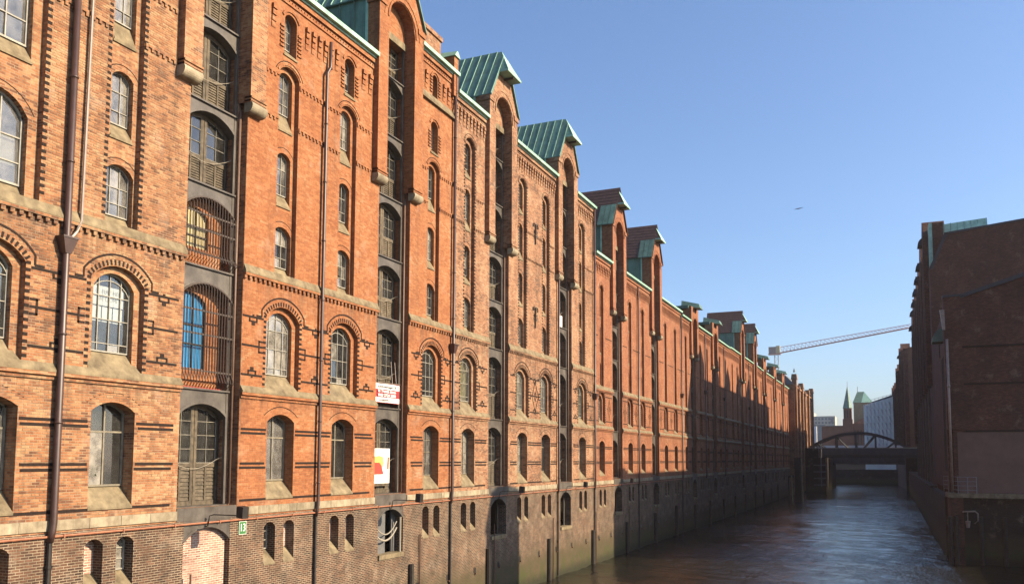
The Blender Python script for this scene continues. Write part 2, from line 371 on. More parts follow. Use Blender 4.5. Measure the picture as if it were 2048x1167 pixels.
def add_window(parent, u, zg, w, spec, lod, sill=None, curtain=None, fmat='frame_grey', XW=-22.3):
    """window part with its frame as own mesh; panes, sill and curtain are its sub-parts"""
    hw, zs, zc, vb, hb, arc, bw, fw_ = spec
    key = (spec, fmat)
    fm = cached(('F',)+key, lambda: frame_mb(hw, zs, zc, vb, hb, arc, bw, fw_).mesh('window', fmat))
    loc = Vector((XW+w, u, zg)); o = link('window', fm, parent, loc)
    if lod <= 1:
        gm_ = random.choice(('glass', 'glass_clear', 'glass_clear', 'glass_dirty')); cs = pane_cells(hw, zs, zc, vb, hb)
        for k, c in enumerate(cs):
            cu = sum(p[0] for p in c)/len(c); cz = sum(p[1] for p in c)/len(c)
            g1 = gm_ if random.random() < .85 else 'glass_dirty'
            pm = cached(('P', k, g1)+key, lambda: MB().poly([(0, a-cu, b-cz) for a, b in c]).mesh('pane', g1))
            p = link('pane', pm, o, loc+Vector((-.022, cu, cz)))
            p.rotation_euler = (0, random.gauss(0, .010), random.gauss(0, .022))
    else:
        gm = cached(('G',)+key, lambda: MB().poly([(0, -hw, 0), (0, hw, 0)]+[(0, hw-2*hw*k/6, otop(op(-hw, hw, 0, zs, zc), hw-2*hw*k/6)) for k in range(7)]).mesh('glass', 'glass_far'))
        g = link('glass', gm, o, loc+Vector((-.022, 0, 0))); g.rotation_euler = (0, 0, random.gauss(0, .012))
    if sill:
        so_, rise, w0 = sill        # half width outside, rise from the outer edge, outer depth
        def mk():
            d = w0-w
            return MB().hexa([(-.03, -hw, -.02), (d+.03, -so_, -rise-.06), (d+.03, so_, -rise-.06), (-.03, hw, -.02)],
                             [(-.03, -hw, .0), (d+.03, -so_, -rise), (d+.03, so_, -rise), (-.03, hw, .0)])
        sm = cached(('S', hw, so_, rise, round(w0-w, 3)), lambda: mk().mesh('sill', 'stone'))
        link('sill', sm, o, loc)
    if curtain:
        kind, z0, z1, mat = curtain
        cm = cached(('C', hw, z0, z1, mat), lambda: MB().poly([(0, -hw, z0), (0, hw, z0), (0, hw, z1), (0, -hw, z1)]).mesh('curtain', mat))
        link('curtain', cm, o, loc+Vector((-.16, 0, 0)))
    return o
# ---- hatch doors
def door_spec(h, rise, hw=1.2):
    return (hw, h-rise, h)
def hatch_mesh(h, rise, hw, lod):
    zs, zc = h-rise, h; o = op(-hw, hw, 0, zs, zc, 10); mb = MB(); zr = h*.40; st = .13
    for s in (-1, 1):
        a, b = (-hw, -.012) if s < 0 else (.012, hw)
        mb.box(-.05, .03, a, a+st, 0, otop(o, a+st*.5)-.02); mb.box(-.05, .03, b-st, b, 0, otop(o, b-st*.5)-.02)
        mb.box(-.05, .025, a+st, b-st, 0, .16); mb.box(-.05, .025, a+st, b-st, zr-.09, zr+.06)
        m = (a+b)/2; mb.box(-.045, .022, m-.04, m+.04, .16, zr-.09)
        n = 9 if lod < 2 else 4
        for (p, q) in ((a+st, m-.04), (m+.04, b-st)):
            for k in range(n):
                z = .16+(zr-.25)*(k+.1)/n; dz = (zr-.25)/n
                mb.hexa([(-.04, p, z), (.005, p, z), (.005, q, z), (-.04, q, z)], [(-.045, p, z+dz*.9), (-.03, p, z+dz*.9), (-.03, q, z+dz*.9), (-.045, q, z+dz*.9)])
    us = ous(o)
    for p, q in zip(us, us[1:]): mb.bar(p, otop(o, p)-.06, q, otop(o, q)-.06, .13, -.05, .028)
    mb.box(-.06, .12, -hw, hw, -.10, -.005)
    return mb
def hatch_panes(h, rise, hw, rows):
    zs, zc = h-rise, h; o = op(-hw, hw, 0, zs, zc); zr = h*.40; out = []
    for s in (-1, 1):
        a, b = (-hw+.13, -.14) if s < 0 else (.14, hw-.13); m = (a+b)/2
        for (p, q) in ((a, m), (m, b)):
            for k in range(rows):
                z0 = zr+.06+(h-.12-zr-.06)*k/rows; z1 = zr+.06+(h-.12-zr-.06)*(k+1)/rows
                t0, t1 = otop(o, p)-.11, otop(o, q)-.11
                if min(t0, t1) < z0+.05: continue
                out.append([(p, z0), (q, z0), (q, min(z1, t1)), (p, min(z1, t0))])
    return out
def add_hatch(parent, c, zb, h, rise, hw, w, lod, rope=True, XW=-22.3, rows=3):
    dm = cached(('D', h, rise, hw, lod), lambda: hatch_mesh(h, rise, hw, lod).mesh('hatch_door', 'wood_door'))
    loc = Vector((XW+w, c, zb)); d = link('hatch_door', dm, parent, loc)
    cs = hatch_panes(h, rise, hw, rows)
    if lod <= 1:
        for sd in (-1, 1):
            mm = cached(('DM', h, rise, hw, rows, sd), lambda: muntins([c_ for c_ in cs if c_[0][0]*sd+c_[1][0]*sd > 0]).mesh('muntins', 'muntin')); link('muntins', mm, d, loc)
        for k, c_ in enumerate(cs):
            pm = cached(('DP', h, rise, hw, rows, k), lambda: MB().poly([(0, a, b) for a, b in c_]).mesh('pane', 'glass_clear'))
            p = link('pane', pm, d, loc+Vector((-.02, 0, 0))); p.rotation_euler = (0, 0, random.gauss(0, .004))
    else:
        mb = MB()
        for c_ in cs: mb.poly([(0, a, b) for a, b in c_])
        gm = cached(('DG', h, rise, hw, rows), lambda: mb.mesh('glass', 'glass_far')); link('glass', gm, d, loc+Vector((-.02, 0, 0)))
    if rope and lod <= 2:
        def mk():
            r = MB(); z = h*.42
            r.tube([(.14, -hw*.9+hw*1.75*t, z-.28*sin(pi*t)+.12*t) for t in [i/10 for i in range(11)]], .010, 5)
            r.tube([(.14, hw*.85, z+.12), (.30, hw*.93, z+.2), (.34, hw*.95, z+.32)], .014, 5)
            return r.mesh('rope', 'rope')
        link('rope', cached(('R', h, hw), mk), d, loc)
    return d
def muntins(cs):
    mb = MB()
    for c in cs:
        n = len(c)
        for i in range(n):
            p, q = c[i], c[(i+1) % n]; mb.bar(p[0], p[1], q[0], q[1], .028, -.012, .012)
    return mb
def lintel(parent, c, z0, z1, arch, hw, w, nm='lintel_plate', XW=-22.3, mat='steel_grey'):
    """steel plate between two hatch doors, its foot cut to the arch of the lower door"""
    zs, zc = arch
    def mk():
        o = op(-hw+.001, hw-.001, -50, zs-z0, zc-z0, 12); mb = MB()
        us = ous(o)
        for p, q in zip(us, us[1:]):
            mb.poly([(0, p, otop(o, p)), (0, q, otop(o, q)), (0, q, z1-z0), (0, p, z1-z0)])
            mb.poly([(0, p, otop(o, p)), (-.42, p, otop(o, p)), (-.42, q, otop(o, q)), (0, q, otop(o, q))])
        for p, q in zip(us, us[1:]): mb.bar(p, otop(o, p)+.05, q, otop(o, q)+.05, .10, .001, .02)
        mb.poly([(0, -hw, z1-z0), (0, hw, z1-z0), (-.42, hw, z1-z0), (-.42, -hw, z1-z0)])
        return mb
    m = cached(('L', round(z1-z0, 3), round(zs-z0, 3), round(zc-z0, 3), hw, mat), lambda: mk().mesh(nm, mat))
    return link(nm, m, parent, (XW+w, c, z0))
# ---- ornament helpers working on one mesh
def toothing(mb, u, z0, z1, side, w=.0, size=.14, step=.205):
    z = z0; 
    while z < z1:
        a, b = (u-size, u-.002) if side < 0 else (u+.002, u+size)
        mb.box(w+.001, w+.012, a, b, z, z+.095); z += step
def dentils(mb, u0, u1, z, w=.0, gaps=(), step=.26, h=.13, dw=.11, d=.07):
    u = u0+.05
    while u < u1-.05:
        if not any(a < u < b for a, b in gaps): mb.box(w-.01, w+d, u-dw/2, u+dw/2, z-h, z)
        u += step
def comb(mb, u0, u1, z0, z1, w=.0, step=.42):
    """frieze of stepped brick corbels hanging under the eaves"""
    n = max(1, int((u1-u0)/step)); s = (u1-u0)/n
    for i in range(n):
        m = u0+s*(i+.5)
        for k in range(4):
            zz = z0+(z1-z0)*k/4; mb.box(w-.01, w+.03+.03*k, m-s*.24, m+s*.24, zz+.02, z0+(z1-z0)*(k+1)/4-.035)
        mb.box(w-.01, w+.02, m-s*.24, m+s*.24, z0, z1)
def band_gaps(u0, u1, gaps):
    segs = []; u = u0
    for a, b in sorted(gaps):
        if a > u: segs.append((u, min(a, u1)))
        u = max(u, b)
        if u >= u1: break
    if u < u1: segs.append((u, u1))
    return [(a, b) for a, b in segs if b-a > .05]
def slope_band(mb, u0, u1, z0, z1, z2, w0, d):
    """weathered stone course: vertical nose z0..z1 at w0+d, then a slope back to the wall at z2"""
    a = [(w0-.02, u0), (w0+d, u0), (w0+d, u1), (w0-.02, u1)]
    mb.hexa([(p[0], p[1], z0) for p in a], [(p[0], p[1], z1) for p in a])
    mb.hexa([(w0-.02, u0, z1-.001), (w0+d, u0, z1-.001), (w0+d, u1, z1-.001), (w0-.02, u1, z1-.001)],
            [(w0-.02, u0, z2), (w0+.003, u0, z2), (w0+.003, u1, z2), (w0-.02, u1, z2)])
def hoodmould(mb, o, off, t, w0, w1, leg):
    R = lambda u: otop(o, u)
    c = (o['a']+o['b'])/2; hw = (o['b']-o['a'])/2; h = o['zc']-o['zs']; Rr = (hw*hw+h*h)/(2*h); cz = o['zc']-Rr; r = Rr+off
    th = math.asin(min(1, (hw+off*.75)/r)); n = 14
    p = [(c+r*sin(-th+2*th*i/n), cz+r*cos(-th+2*th*i/n)) for i in range(n+1)]
    for a, b in zip(p, p[1:]): mb.bar(a[0], a[1], b[0], b[1], t, w0, w1)
    for s in (0, -1):
        mb.bar(p[s][0], p[s][1], p[s][0], p[s][1]-leg, t, w0, w1)
    return p[0][0], p[-1][0], p[0][1]-leg
def voussoirs(mb, o, r0, r1, n, w0, w1, dark=2):
    c = (o['a']+o['b'])/2; hw = (o['b']-o['a'])/2; h = o['zc']-o['zs']; Rr = (hw*hw+h*h)/(2*h); cz = o['zc']-Rr; th = math.asin(min(1, hw/Rr))
    for i in range(n):
        t0 = -th+2*th*(i+.15)/n; t1 = -th+2*th*(i+.62)/n
        q = [(c+(Rr+r)*sin(t), cz+(Rr+r)*cos(t)) for r, t in ((r0, t0), (r1, t0), (r1, t1), (r0, t1))]
        mb.prism([(0, a, b) for a, b in reversed(q)], (w0, 0, 0), (w1, 0, 0))
def arch_line(mb, o, off, t, w0, w1, spread=1.):
    """thin raised arch line above an opening"""
    c = (o['a']+o['b'])/2; hw = (o['b']-o['a'])/2; h = o['zc']-o['zs']; Rr = (hw*hw+h*h)/(2*h); cz = o['zc']-Rr; th = math.asin(min(1, hw/Rr))*spread; r = Rr+off; n = 10
    p = [(c+r*sin(-th+2*th*i/n), cz+r*cos(-th+2*th*i/n)) for i in range(n+1)]
    for a, b in zip(p, p[1:]): mb.bar(a[0], a[1], b[0], b[1], t, w0, w1)
def diamond(mb, c, z0, z1, hw, t=.07):
    m = (z0+z1)/2
    for a, b in (((c, z0), (c+hw, m)), ((c+hw, m), (c, z1)), ((c, z1), (c-hw, m)), ((c-hw, m), (c, z0))): mb.bar(a[0], a[1], b[0], b[1], t, .001, .012)
    k = .32
    for a, b in (((c, m-(m-z0)*k), (c+hw*k, m)), ((c+hw*k, m), (c, m+(m-z0)*k)), ((c, m+(m-z0)*k), (c-hw*k, m)), ((c-hw*k, m), (c, m-(m-z0)*k))): mb.bar(a[0], a[1], b[0], b[1], t, .001, .014)
    for s in (-1, 1): mb.box(.001, .013, min(c+s*hw, c+s*(hw+.2)), max(c+s*hw, c+s*(hw+.2)), m-.035, m+.035)
    mb.box(.001, .013, c-.035, c+.035, z1, z1+.2); mb.box(.001, .013, c-.035, c+.035, z0-.2, z0)
def pendant(mb, u, z, s=1.):
    """small stepped ornament hanging on (s=1) or standing on (s=-1) a dark line"""
    for a, b, c, d in ((-.05, .05, .0, .10), (-.24, -.16, -.16, .0), (.16, .24, -.16, .0), (-.24, .24, -.20, -.14), (-.09, .09, -.32, -.20)):
        z0, z1 = (z+c, z+d) if s > 0 else (z-d, z-c); mb.box(.001, .013, u+a, u+b, z0, z1)
def bracket(mb, u, z, s):
    """small square bracket ending a dark line at an opening; s = direction away from it"""
    for dz in (-.24, .18): mb.box(.001, .013, min(u, u+s*.26), max(u, u+s*.26), z+dz, z+dz+.07)
    mb.box(.001, .013, min(u+s*.19, u+s*.26), max(u+s*.19, u+s*.26), z-.24, z+.24)

# ------------------------------------------------------------------ gables (loading dormers) over the hatch bays
XF = -22.3
O3 = (XF, 0, 0)
def gable(B, c, mat, style, zp, zs, zc, eL, eR, lod, ridge, hood_z, eave_z, back=5.5, w=.30, hi=1.25, ho=2.1):
    bd = .4 if eL < 19.5 and style == 'copper' else .75
    k = (ridge-hood_z)/1.0 if style != 'low' else 1.0
    zt = (lambda u: min(hood_z, ridge-k*abs(u-c)-.05)) if style != 'low' else (lambda u: hood_z)
    o = op(c-hi, c+hi, zp, zs, zc, 12); mb = MB()
    wall_panel(mb, w, c-ho, c+ho, zp, 0, [o], zt, extra=[c, c-1.0, c+1.0, c-ho+.02, c+ho-.02])
    reveal(mb, o, w, -.31)
    for s in (-1, 1):
        u = c+s*ho; zz = zt(u); e = eL if s < 0 else eR
        for (a, b, z0) in ((w, -.02, zp), (-.02, -bd, e-.1)):
            q = [(a, u, z0), (a, u, zz), (b, u, zz), (b, u, z0)]
            mb.poly(q if s < 0 else q[::-1])
        mb.poly([(w, c+s*hi, zp), (w, u, zp), (-.02, u, zp), (-.02, c+s*hi, zp)] if s < 0 else [(w, u, zp), (w, c+s*hi, zp), (-.02, c+s*hi, zp), (-.02, u, zp)])
        # stepped brick foot above the roller
        a, b = sorted((c+s*hi, u)); mb.box(-.01, w+.05, a-.0, b+.04, zp+.16, zp+.24); mb.box(-.01, w+.025, a, b+.02, zp+.04, zp+.11)
        # kneeler
        if style != 'low': mb.box(-.4, w+.07, a+.25 if s > 0 else a-.09, b+.09 if s > 0 else b-.25, zz-.42, zz-.12)
    g = part('gable', mb, mat, B, O3)
    # tooth-edged arch moulding
    m2 = MB(); arch_line(m2, o, .10, .11, w+.001, w+.05); arch_line(m2, o, .42, .06, w+.001, w+.03)
    part('arch_moulding', m2, mat, g, O3)
    for s in (-1, 1):                      # rounded stone rollers
        a, b = sorted((c+s*(hi+.02), c+s*(ho+.03))); cm = MB(); r = .27
        pr = [(-.02, a, zp), (w+.05, a, zp), (w+.09, a, zp-.10)]+[(w+.09-r*(1-cos(t)), a, zp-.12-r*sin(t)) for t in [radians(x) for x in range(0, 91, 15)]]+[(-.02, a, zp-.12-r)]
        cm.prism([(x, 0, z) for x, _, z in pr], (0, a, 0), (0, b, 0))
        part('corbel_stone', cm, 'stone_pale', g, O3)
    bk = -back
    if style == 'low':
        r = MB(); r.box(bk, -.02, c-ho-.35, c+ho+.35, hood_z-.3, hood_z+.05); rf = part('dormer_roof', r, 'copper_dark', B, O3)
        sm = MB()
        for s in (-1, 1): sm.box(bk, -1.48, c+s*ho-.06, c+s*ho+.06, min(eL, eR)-.2, hood_z-.3)
        sd = part('dormer_cheek', sm, 'copper', B, O3)
        tr = MB(); tr.box(-1.62, -1.46, c-ho-.1, c-ho+.1, min(eL, eR)-.1, hood_z-.3); part('corner_post', tr, 'copper_pale', sd, O3)
        h = MB()
        h.hexa([(-1.2, c-1.15, hood_z+.06), (1.15, c-1.0, hood_z-.12), (1.15, c+1.0, hood_z-.12), (-1.2, c+1.15, hood_z+.06)],
               [(-1.2, c-.7, hood_z+1.0), (.95, c-.75, hood_z+.42), (.95, c+.75, hood_z+.42), (-1.2, c+.7, hood_z+1.0)])
        part('crane_hood', h, 'copper', rf, O3); return g
    he = (ridge-eave_z)/k
    def Z(u): return ridge-k*abs(u-c)
    rm = MB(); t = .06
    for s in (-1, 1):
        P = [(.1, c), (1.0, c+s*1.0), (.42, c+s*1.0), (.42, c+s*he), (bk, c+s*he), (bk, c)]
        q = [(x, u, Z(u)-t) for x, u in P]; 
        if s > 0: q = q[::-1]
        # split concave outline into two convex faces
        A = [(bk, c), (.1, c), (.42, c+s*.36), (.42, c+s*he), (bk, c+s*he)]; Bq = [(.42, c+s*.36), (1.0, c+s*1.0), (.42, c+s*1.0)]
        for F in (A, Bq):
            f = [(x, u, Z(u)) for x, u in F]; rm.poly(f if s > 0 else f[::-1]); f = [(x, u, Z(u)-t) for x, u in F]; rm.poly(f[::-1] if s > 0 else f)
        e = [(.42, c+s*he), (bk, c+s*he)]
        rm.poly([(e[0][0], e[0][1], Z(e[0][1])), (e[1][0], e[1][1], Z(e[1][1])), (e[1][0], e[1][1], Z(e[1][1])-t), (e[0][0], e[0][1], Z(e[0][1])-t)])
        rm.bar  # verge strip along the front edge
        rm.prism([(.40, c+s*1.0, Z(c+1.0)+.02), (.40, c+s*he, Z(c+he)+.02), (.40, c+s*he, Z(c+he)-.12), (.40, c+s*1.0, Z(c+1.0)-.12)], (0, 0, 0), (.05, 0, 0))
    rf = part('dormer_roof', rm, 'copper' if style == 'copper' else 'tile', B, O3)
    hm = MB(); zb = hood_z
    hm.poly([(.1, c, ridge+.01), (1.02, c-1.02, zb), (1.02, c+1.02, zb)])
    hm.box(.25, 1.04, c-1.03, c+1.03, zb-.16, zb-.02)
    ho_ = part('crane_hood', hm, 'copper_pale', rf, O3)  # paler copper than the slopes: sun on the hood put into its colour
    b = MB(); b.box(.1, .95, c-.05, c+.05, zb-.30, zb-.17); part('crane_beam', b, 'iron_dark', rf, O3)
    def strip(s, x0, x1, a0, a1, lift, mat, nm):
        q = [(x0, a0(x0)), (x1, a0(x1)), (x1, a1(x1)), (x0, a1(x0))]
        mb = MB(); f = [(x, c+s*u, Z(c+u)+lift) for x, u in q]
        mb.hexa([(x, y, z-lift*.8) for x, y, z in (f if s > 0 else f[::-1])], f if s > 0 else f[::-1])
        part(nm, mb, mat, rf, O3)
    if style == 'copper' and lod <= 1:
        n = 10
        for s in (-1, 1):
            for i in range(n):
                x0 = bk+(.42-bk)*i/n; x1 = bk+(.42-bk)*(i+1)/n-.03
                strip(s, x0, x1, lambda x: max(.0, (x-.1)*1.1), lambda x: he+.02, .03, 'copper', 'copper_sheet')
                mb = MB(); u1 = he+.02; ua = max(.02, (x1-.1)*1.1+.03); mb.prism([(x1, c+s*ua, Z(c+ua)+.02), (x1, c+s*u1, Z(c+u1)+.02), (x1, c+s*u1, Z(c+u1)+.085), (x1, c+s*ua, Z(c+ua)+.085)], (0, 0, 0), (.03, 0, 0))
                part('standing_seam', mb, 'copper_pale', rf, O3)
    if style == 'tile':
        n = 11; tm = MB()
        for s in (-1, 1):
            for i in range(n):
                u0 = he*i/n; u1 = he*(i+1)/n
                f = [(bk, c+s*u0, Z(c+u0)+.02), (.40, c+s*u0, Z(c+u0)+.02), (.40, c+s*u1, Z(c+u1)+.06), (bk, c+s*u1, Z(c+u1)+.06)]
                f = f if s > 0 else f[::-1]; tm.hexa([(x, y, z-.05) for x, y, z in f], f)
        part('tile_course', tm, 'tile', rf, O3, stuff=True)
        for s in (-1, 1):
            for i in range(3):
                x0 = -1.1+.5*i
                strip(s, x0, x0+.46, lambda x: he*.50, lambda x: he+.08, .10, 'copper', 'copper_sheet')
    # cheeks clad in copper
    for s, e in ((-1, eL), (1, eR)):
        u = c+s*(ho-.05); n = 6
        if s < 0 or lod > 1:
            for i in range(n):
                x0 = -bd-(back-bd)*i/n; x1 = -bd-(back-bd)*(i+1)/n+.02
                mb = MB(); mb.box(x1, x0, min(u, u-s*.05), max(u, u-s*.05), e-.2, Z(c+ho)-.03); part('copper_sheet', mb, 'copper', rf, O3)
                mb = MB(); mb.box(x1, x1+.04, u-.075, u+.0, e-.2, Z(c+ho)-.03); part('standing_seam', mb, 'copper', rf, O3)
            mb = MB(); mb.box(-bd-.10, -bd+.03, u-.10, u+.04, e-.2, Z(c+ho)-.03); part('corner_post', mb, 'copper_pale', rf, O3)
        else:
            mb = MB(); mb.box(bk, -bd, u-.05, u, e-.2, Z(c+ho)-.03); part('copper_sheet', mb, 'copper', rf, O3)
    if hood_z > 0:
        mb = MB(); mb.box(bk-.05, bk, c-ho, c+ho, min(eL, eR)-.2, eave_z); mb.poly([(bk, c-he, eave_z), (bk, c, ridge), (bk, c+he, eave_z)]); part('dormer_back', mb, 'copper_dark', rf, O3)
    return g

LA = dict(gf=(-1.56, .64, 1.42, 1.72, .82), f1o=(2.66, 5.52, 6.05, 1.03), f1=(.65, 5.36, 5.84, .77),
          wins=[(7.14, .60, 9.08, 9.40, .56), (10.30, .46, 12.28, 12.50, .42), (13.48, .70, 15.66, 15.90, .42)],
          f5=(16.6, .38, 18.12, 18.36, .38), niche=(7.10, 15.75, 16.1, .63), base=(-4.08, .5, -2.68, -2.5, .33),
          hatch=[(-1.72, 3.65), (2.48, 3.88), (6.93, 2.62), (9.98, 2.76), (13.06, 2.88), (16.3, 2.9), (19.3, 1.9)],
          str2=2.46, str1=7.05)
LB = dict(gf=(-1.38, .55, 1.25, 1.52, .74), f1o=(2.95, 5.15, 5.72, .86), f1=(.45, 5.0, 5.42, .62),
          wins=[(6.20, .42, 8.05, 8.27, .40), (9.0, .38, 11.2, 11.4, .36), (12.1, .38, 14.4, 14.6, .36)],
          f5=None, niche=(6.12, 14.5, 14.9, .50), base=(-4.0, .45, -2.72, -2.55, .3),
          hatch=[(-1.65, 3.3), (2.5, 3.2), (6.2, 2.4), (8.95, 2.6), (12.0, 2.7), (15.1, 2.6), (18.2, 2.0)],
          str2=2.55, str1=5.85)
SPEC_F1 = (.77, 2.06, 2.54, (-.42, .0, .42), (.28, 1.05, 1.80), .22, .024, .042)
SPEC_GF = (.80, 2.34, 2.64, (.06,), (1.72,), 0, .055, .06)
SPEC_GF2 = (.80, 2.34, 2.64, (-.28, .26), (.62, 1.25, 1.88), 0, .024, .045)
def upper_spec(hw, zs, zc, lev):
    if lev == 0: return (hw, zs, zc, (-hw*.30, hw*.36), (.42, .95), 0, .022, .038)
    return (hw, zs, zc, (hw*.22,), ((zs)*.30, (zs)*.72), 0, .022, .036)
ROOMS = [('blind', .0, 2.4, 'curtain')]

def warehouse(name, label, u0, u1, cols, hatches, mat, Lv, eave, lod, style='A', niche_top=None, f5_own=True, teeth=(False, False), sidewall=True, gables=None,
              f1_dark=True, base_z=-9.6, diamonds=(), eavef=None, pale=0.):
    B = thing(name, label, 'warehouse', (XF, (u0+u1)/2, -2.2), 'brick warehouses along the left quay')
    ev = eavef or (lambda u: eave)
    wall = MB(); orn = MB(); stone = MB(); dent = MB(); ops = []; cw = []; gaps1 = []; gapsg = []; sgaps = []
    for cdef in cols:
        u = cdef['u']; wd = cdef.get('wide', 1.)
        zb, rise, zs, zc, hw = Lv['gf']; hw *= wd; o = op(u-hw, u+hw, zb, zs, zc); ops.append(o); cw.append(('gf', o, rise, u, hw)); gapsg.append((u-hw-.03, u+hw+.03))
        zb, zs, zc, hw = Lv['f1o']; o = op(u-hw, u+hw, zb, zs, zc); ops.append(o); cw.append(('f1', o, Lv['f1'][0], u, hw)); gaps1.append((u-hw-.16, u+hw+.16))
        nz0, nzs, nzc, nh = Lv['niche']; nh = cdef.get('nh', nh)
        if niche_top: nzs, nzc = niche_top
        o = op(u-nh, u+nh, nz0, nzs, nzc); ops.append(o); cw.append(('niche', o, 0, u, nh)); sgaps.append((u-nh-.02, u+nh+.02))
        if Lv['f5'] and f5_own:
            zb, rise, zs, zc, hw = Lv['f5']; o = op(u-hw, u+hw, zb, zs, zc); ops.append(o); cw.append(('f5', o, rise, u, hw))
        for ex in cdef.get('extra', ()):
            zb, rise, zs, zc, hw = ex; o = op(u-hw, u+hw, zb, zs, zc); ops.append(o); cw.append(('f5', o, rise, u, hw))
    HN = 1.45
    for h in hatches:
        c = h['c']; ops.append(dict(a=c-HN, b=c+HN, zb=-2.2, zs=60, zc=60, n=1)); gapsg.append((c-HN-.22, c+HN+.3)); gaps1.append((c-HN-.22, c+HN+.3)); sgaps.append((c-HN-.75, c+HN+.75))
    wall_panel(wall, 0, u0, u1, -2.2, eave, ops, ev, extra=[h['c']-HN-.3 for h in hatches]+[h['c']+HN+.3 for h in hatches])
    # ---------- windows
    for kind, o, rise, u, hw in cw:
        zb = o['zb']
        if kind == 'gf':
            reveal(wall, o, 0, -.52); sp = SPEC_GF if (lod > 1 or random.random() < .5 or u < 33) else SPEC_GF2
            zg = zb+rise; sp = (hw-.02, o['zs']-zg, o['zc']-zg)+sp[3:]
            cur = ('c', .05, 1.5+random.random(), 'curtain') if (u > 42 and random.random() < .5) else None
            add_window(B, u, zg, -.48, sp, lod, (hw, rise, 0), cur, 'frame_wood')
            arch_line(orn, o, .30, .035, -.005, .004, 1.0)
        elif kind == 'f1':
            r_, zs, zc, h1 = Lv['f1']; h1 = h1*hw/Lv['f1o'][3]
            reveal(wall, o, 0, -.21); io = op(u-h1, u+h1, zb+.02, zs, zc)
            wall_panel(wall, -.20, u-hw-.01, u+hw+.01, zb+.02, o['zc']+.03, [io]); reveal(wall, io, -.20, -.42)
            zg = zb+r_; sp = (h1-.01, zs-zg, zc-zg)+SPEC_F1[3:]
            if lod > 1: sp = (h1-.01, zs-zg, zc-zg, (-.2, .2), (.7, 1.4), 0, .04, .06)
            cur = ('c', .1, 2.3, 'cream_board') if 42 < u < 67 and random.random() < .75 else (('c', 1.1, 2.3, 'curtain') if random.random() < .3 else None)
            add_window(B, u, zg, -.40, sp, lod, (hw-.01, r_, 0), cur, 'frame_grey')
            if f1_dark:
                toothing(orn, o['a'], zb+.15, o['zs'], -1); toothing(orn, o['b'], zb+.15, o['zs'], 1)
                voussoirs(orn, o, .03, .20, 17, -.005, .012)
                if style == 'A':
                    a, b, z = hoodmould(orn, o, .36, .065, -.005, .016, .28); cols_z = z
                    for s, uu in ((-1, a), (1, b)):
                        orn.box(.001, .013, min(uu, uu+s*.30), max(uu, uu+s*.30), z-.03, z+.04)
        elif kind == 'niche':
            reveal(wall, o, 0, -.21); wo = []
            for (wz, wr, ws, wc, wh) in [w_ for w_ in (cdef_wins(cols, u) or Lv['wins'])]:
                wo.append((op(u-wh, u+wh, wz, ws, wc), wr, wh))
            wall_panel(wall, -.20, o['a']-.01, o['b']+.01, o['zb'], o['zc']+.03, [w_[0] for w_ in wo])
            for i, (q, wr, wh) in enumerate(wo):
                reveal(wall, q, -.20, -.44); zg = q['zb']+wr; sp = upper_spec(wh-.01, q['zs']-zg, q['zc']-zg, i)
                if wh > .7: sp = (wh-.01, q['zs']-zg, q['zc']-zg, (-wh*.33, wh*.33), ((q['zs']-zg)*.33, (q['zs']-zg)*.7), 0, .035, .06)
                cur = ('c', random.choice((.05, .6)), 1.5, 'curtain') if random.random() < (.35 if i == 0 else .25) else None
                add_window(B, u, zg, -.42, sp, lod, (wh-.005, wr, -.19), cur, 'frame_grey')
                arch_line(orn, q, .22, .03, -.205, -.194)
                if i: sm_ = MB(); sm_.box(-.25, -.15, q['a']-.04, q['b']+.04, q['zb']-.10, q['zb']-.03); part('sill_ledge', sm_, 'stone', B, O3)
            if lod < 3: arch_line(wall, o, .10, .10, -.005, .035, 1.02); 
            arch_line(orn, o, .22, .035, -.005, .012, 1.1)
            if teeth[0]: toothing(orn, o['a'], o['zb']+.5, o['zs'], -1)
            if teeth[1]: toothing(orn, o['b'], o['zb']+.5, o['zs'], 1)
        else:
            reveal(wall, o, 0, -.38); zg = zb+rise
            add_window(B, u, zg, -.36, upper_spec(hw-.01, o['zs']-zg, o['zc']-zg, 2), lod, (hw, rise, 0), None, 'frame_grey')
            sm_ = MB(); sm_.box(-.01, .05, u-hw-.06, u+hw+.06, zb-.10, zb-.03); part('sill_ledge', sm_, 'stone', B, O3)
            if style == 'A':
                for s in (-1, 1):
                    for k in range(6): wall.box(-.01, .06, *(sorted((u+s*(hw+.06), u+s*(hw+.30)))), zb+.2+k*.17, zb+.28+k*.17)
                arch_line(wall, o, .16, .12, -.005, .05)
    # ---------- base wall with pairs of small openings and the quay hatches
    base = MB(); bops = []; bw_ = []
    zb, rise, zs, zc, hw = Lv['base']
    for cdef in cols:
        for s in (-1, 1):
            u = cdef['u']+.03+s*.58; o = op(u-hw, u+hw, zb, zs, zc, 6); bops.append(o); bw_.append((o, u, cdef.get('basekind', random.choice(('bb', 'bb', 'gb', 'gg')))[0 if s < 0 else 1]))
    for h in hatches: bops.append(op(h['c']-1.12, h['c']+1.12, h.get('bz', -4.6), -2.2, -2.2, 1))
    wall_panel(base, .03, u0, u1, base_z, -2.2, bops)
    base.poly([(.03, u0, -2.2), (.03, u1, -2.2), (-.01, u1, -2.2), (-.01, u0, -2.2)])
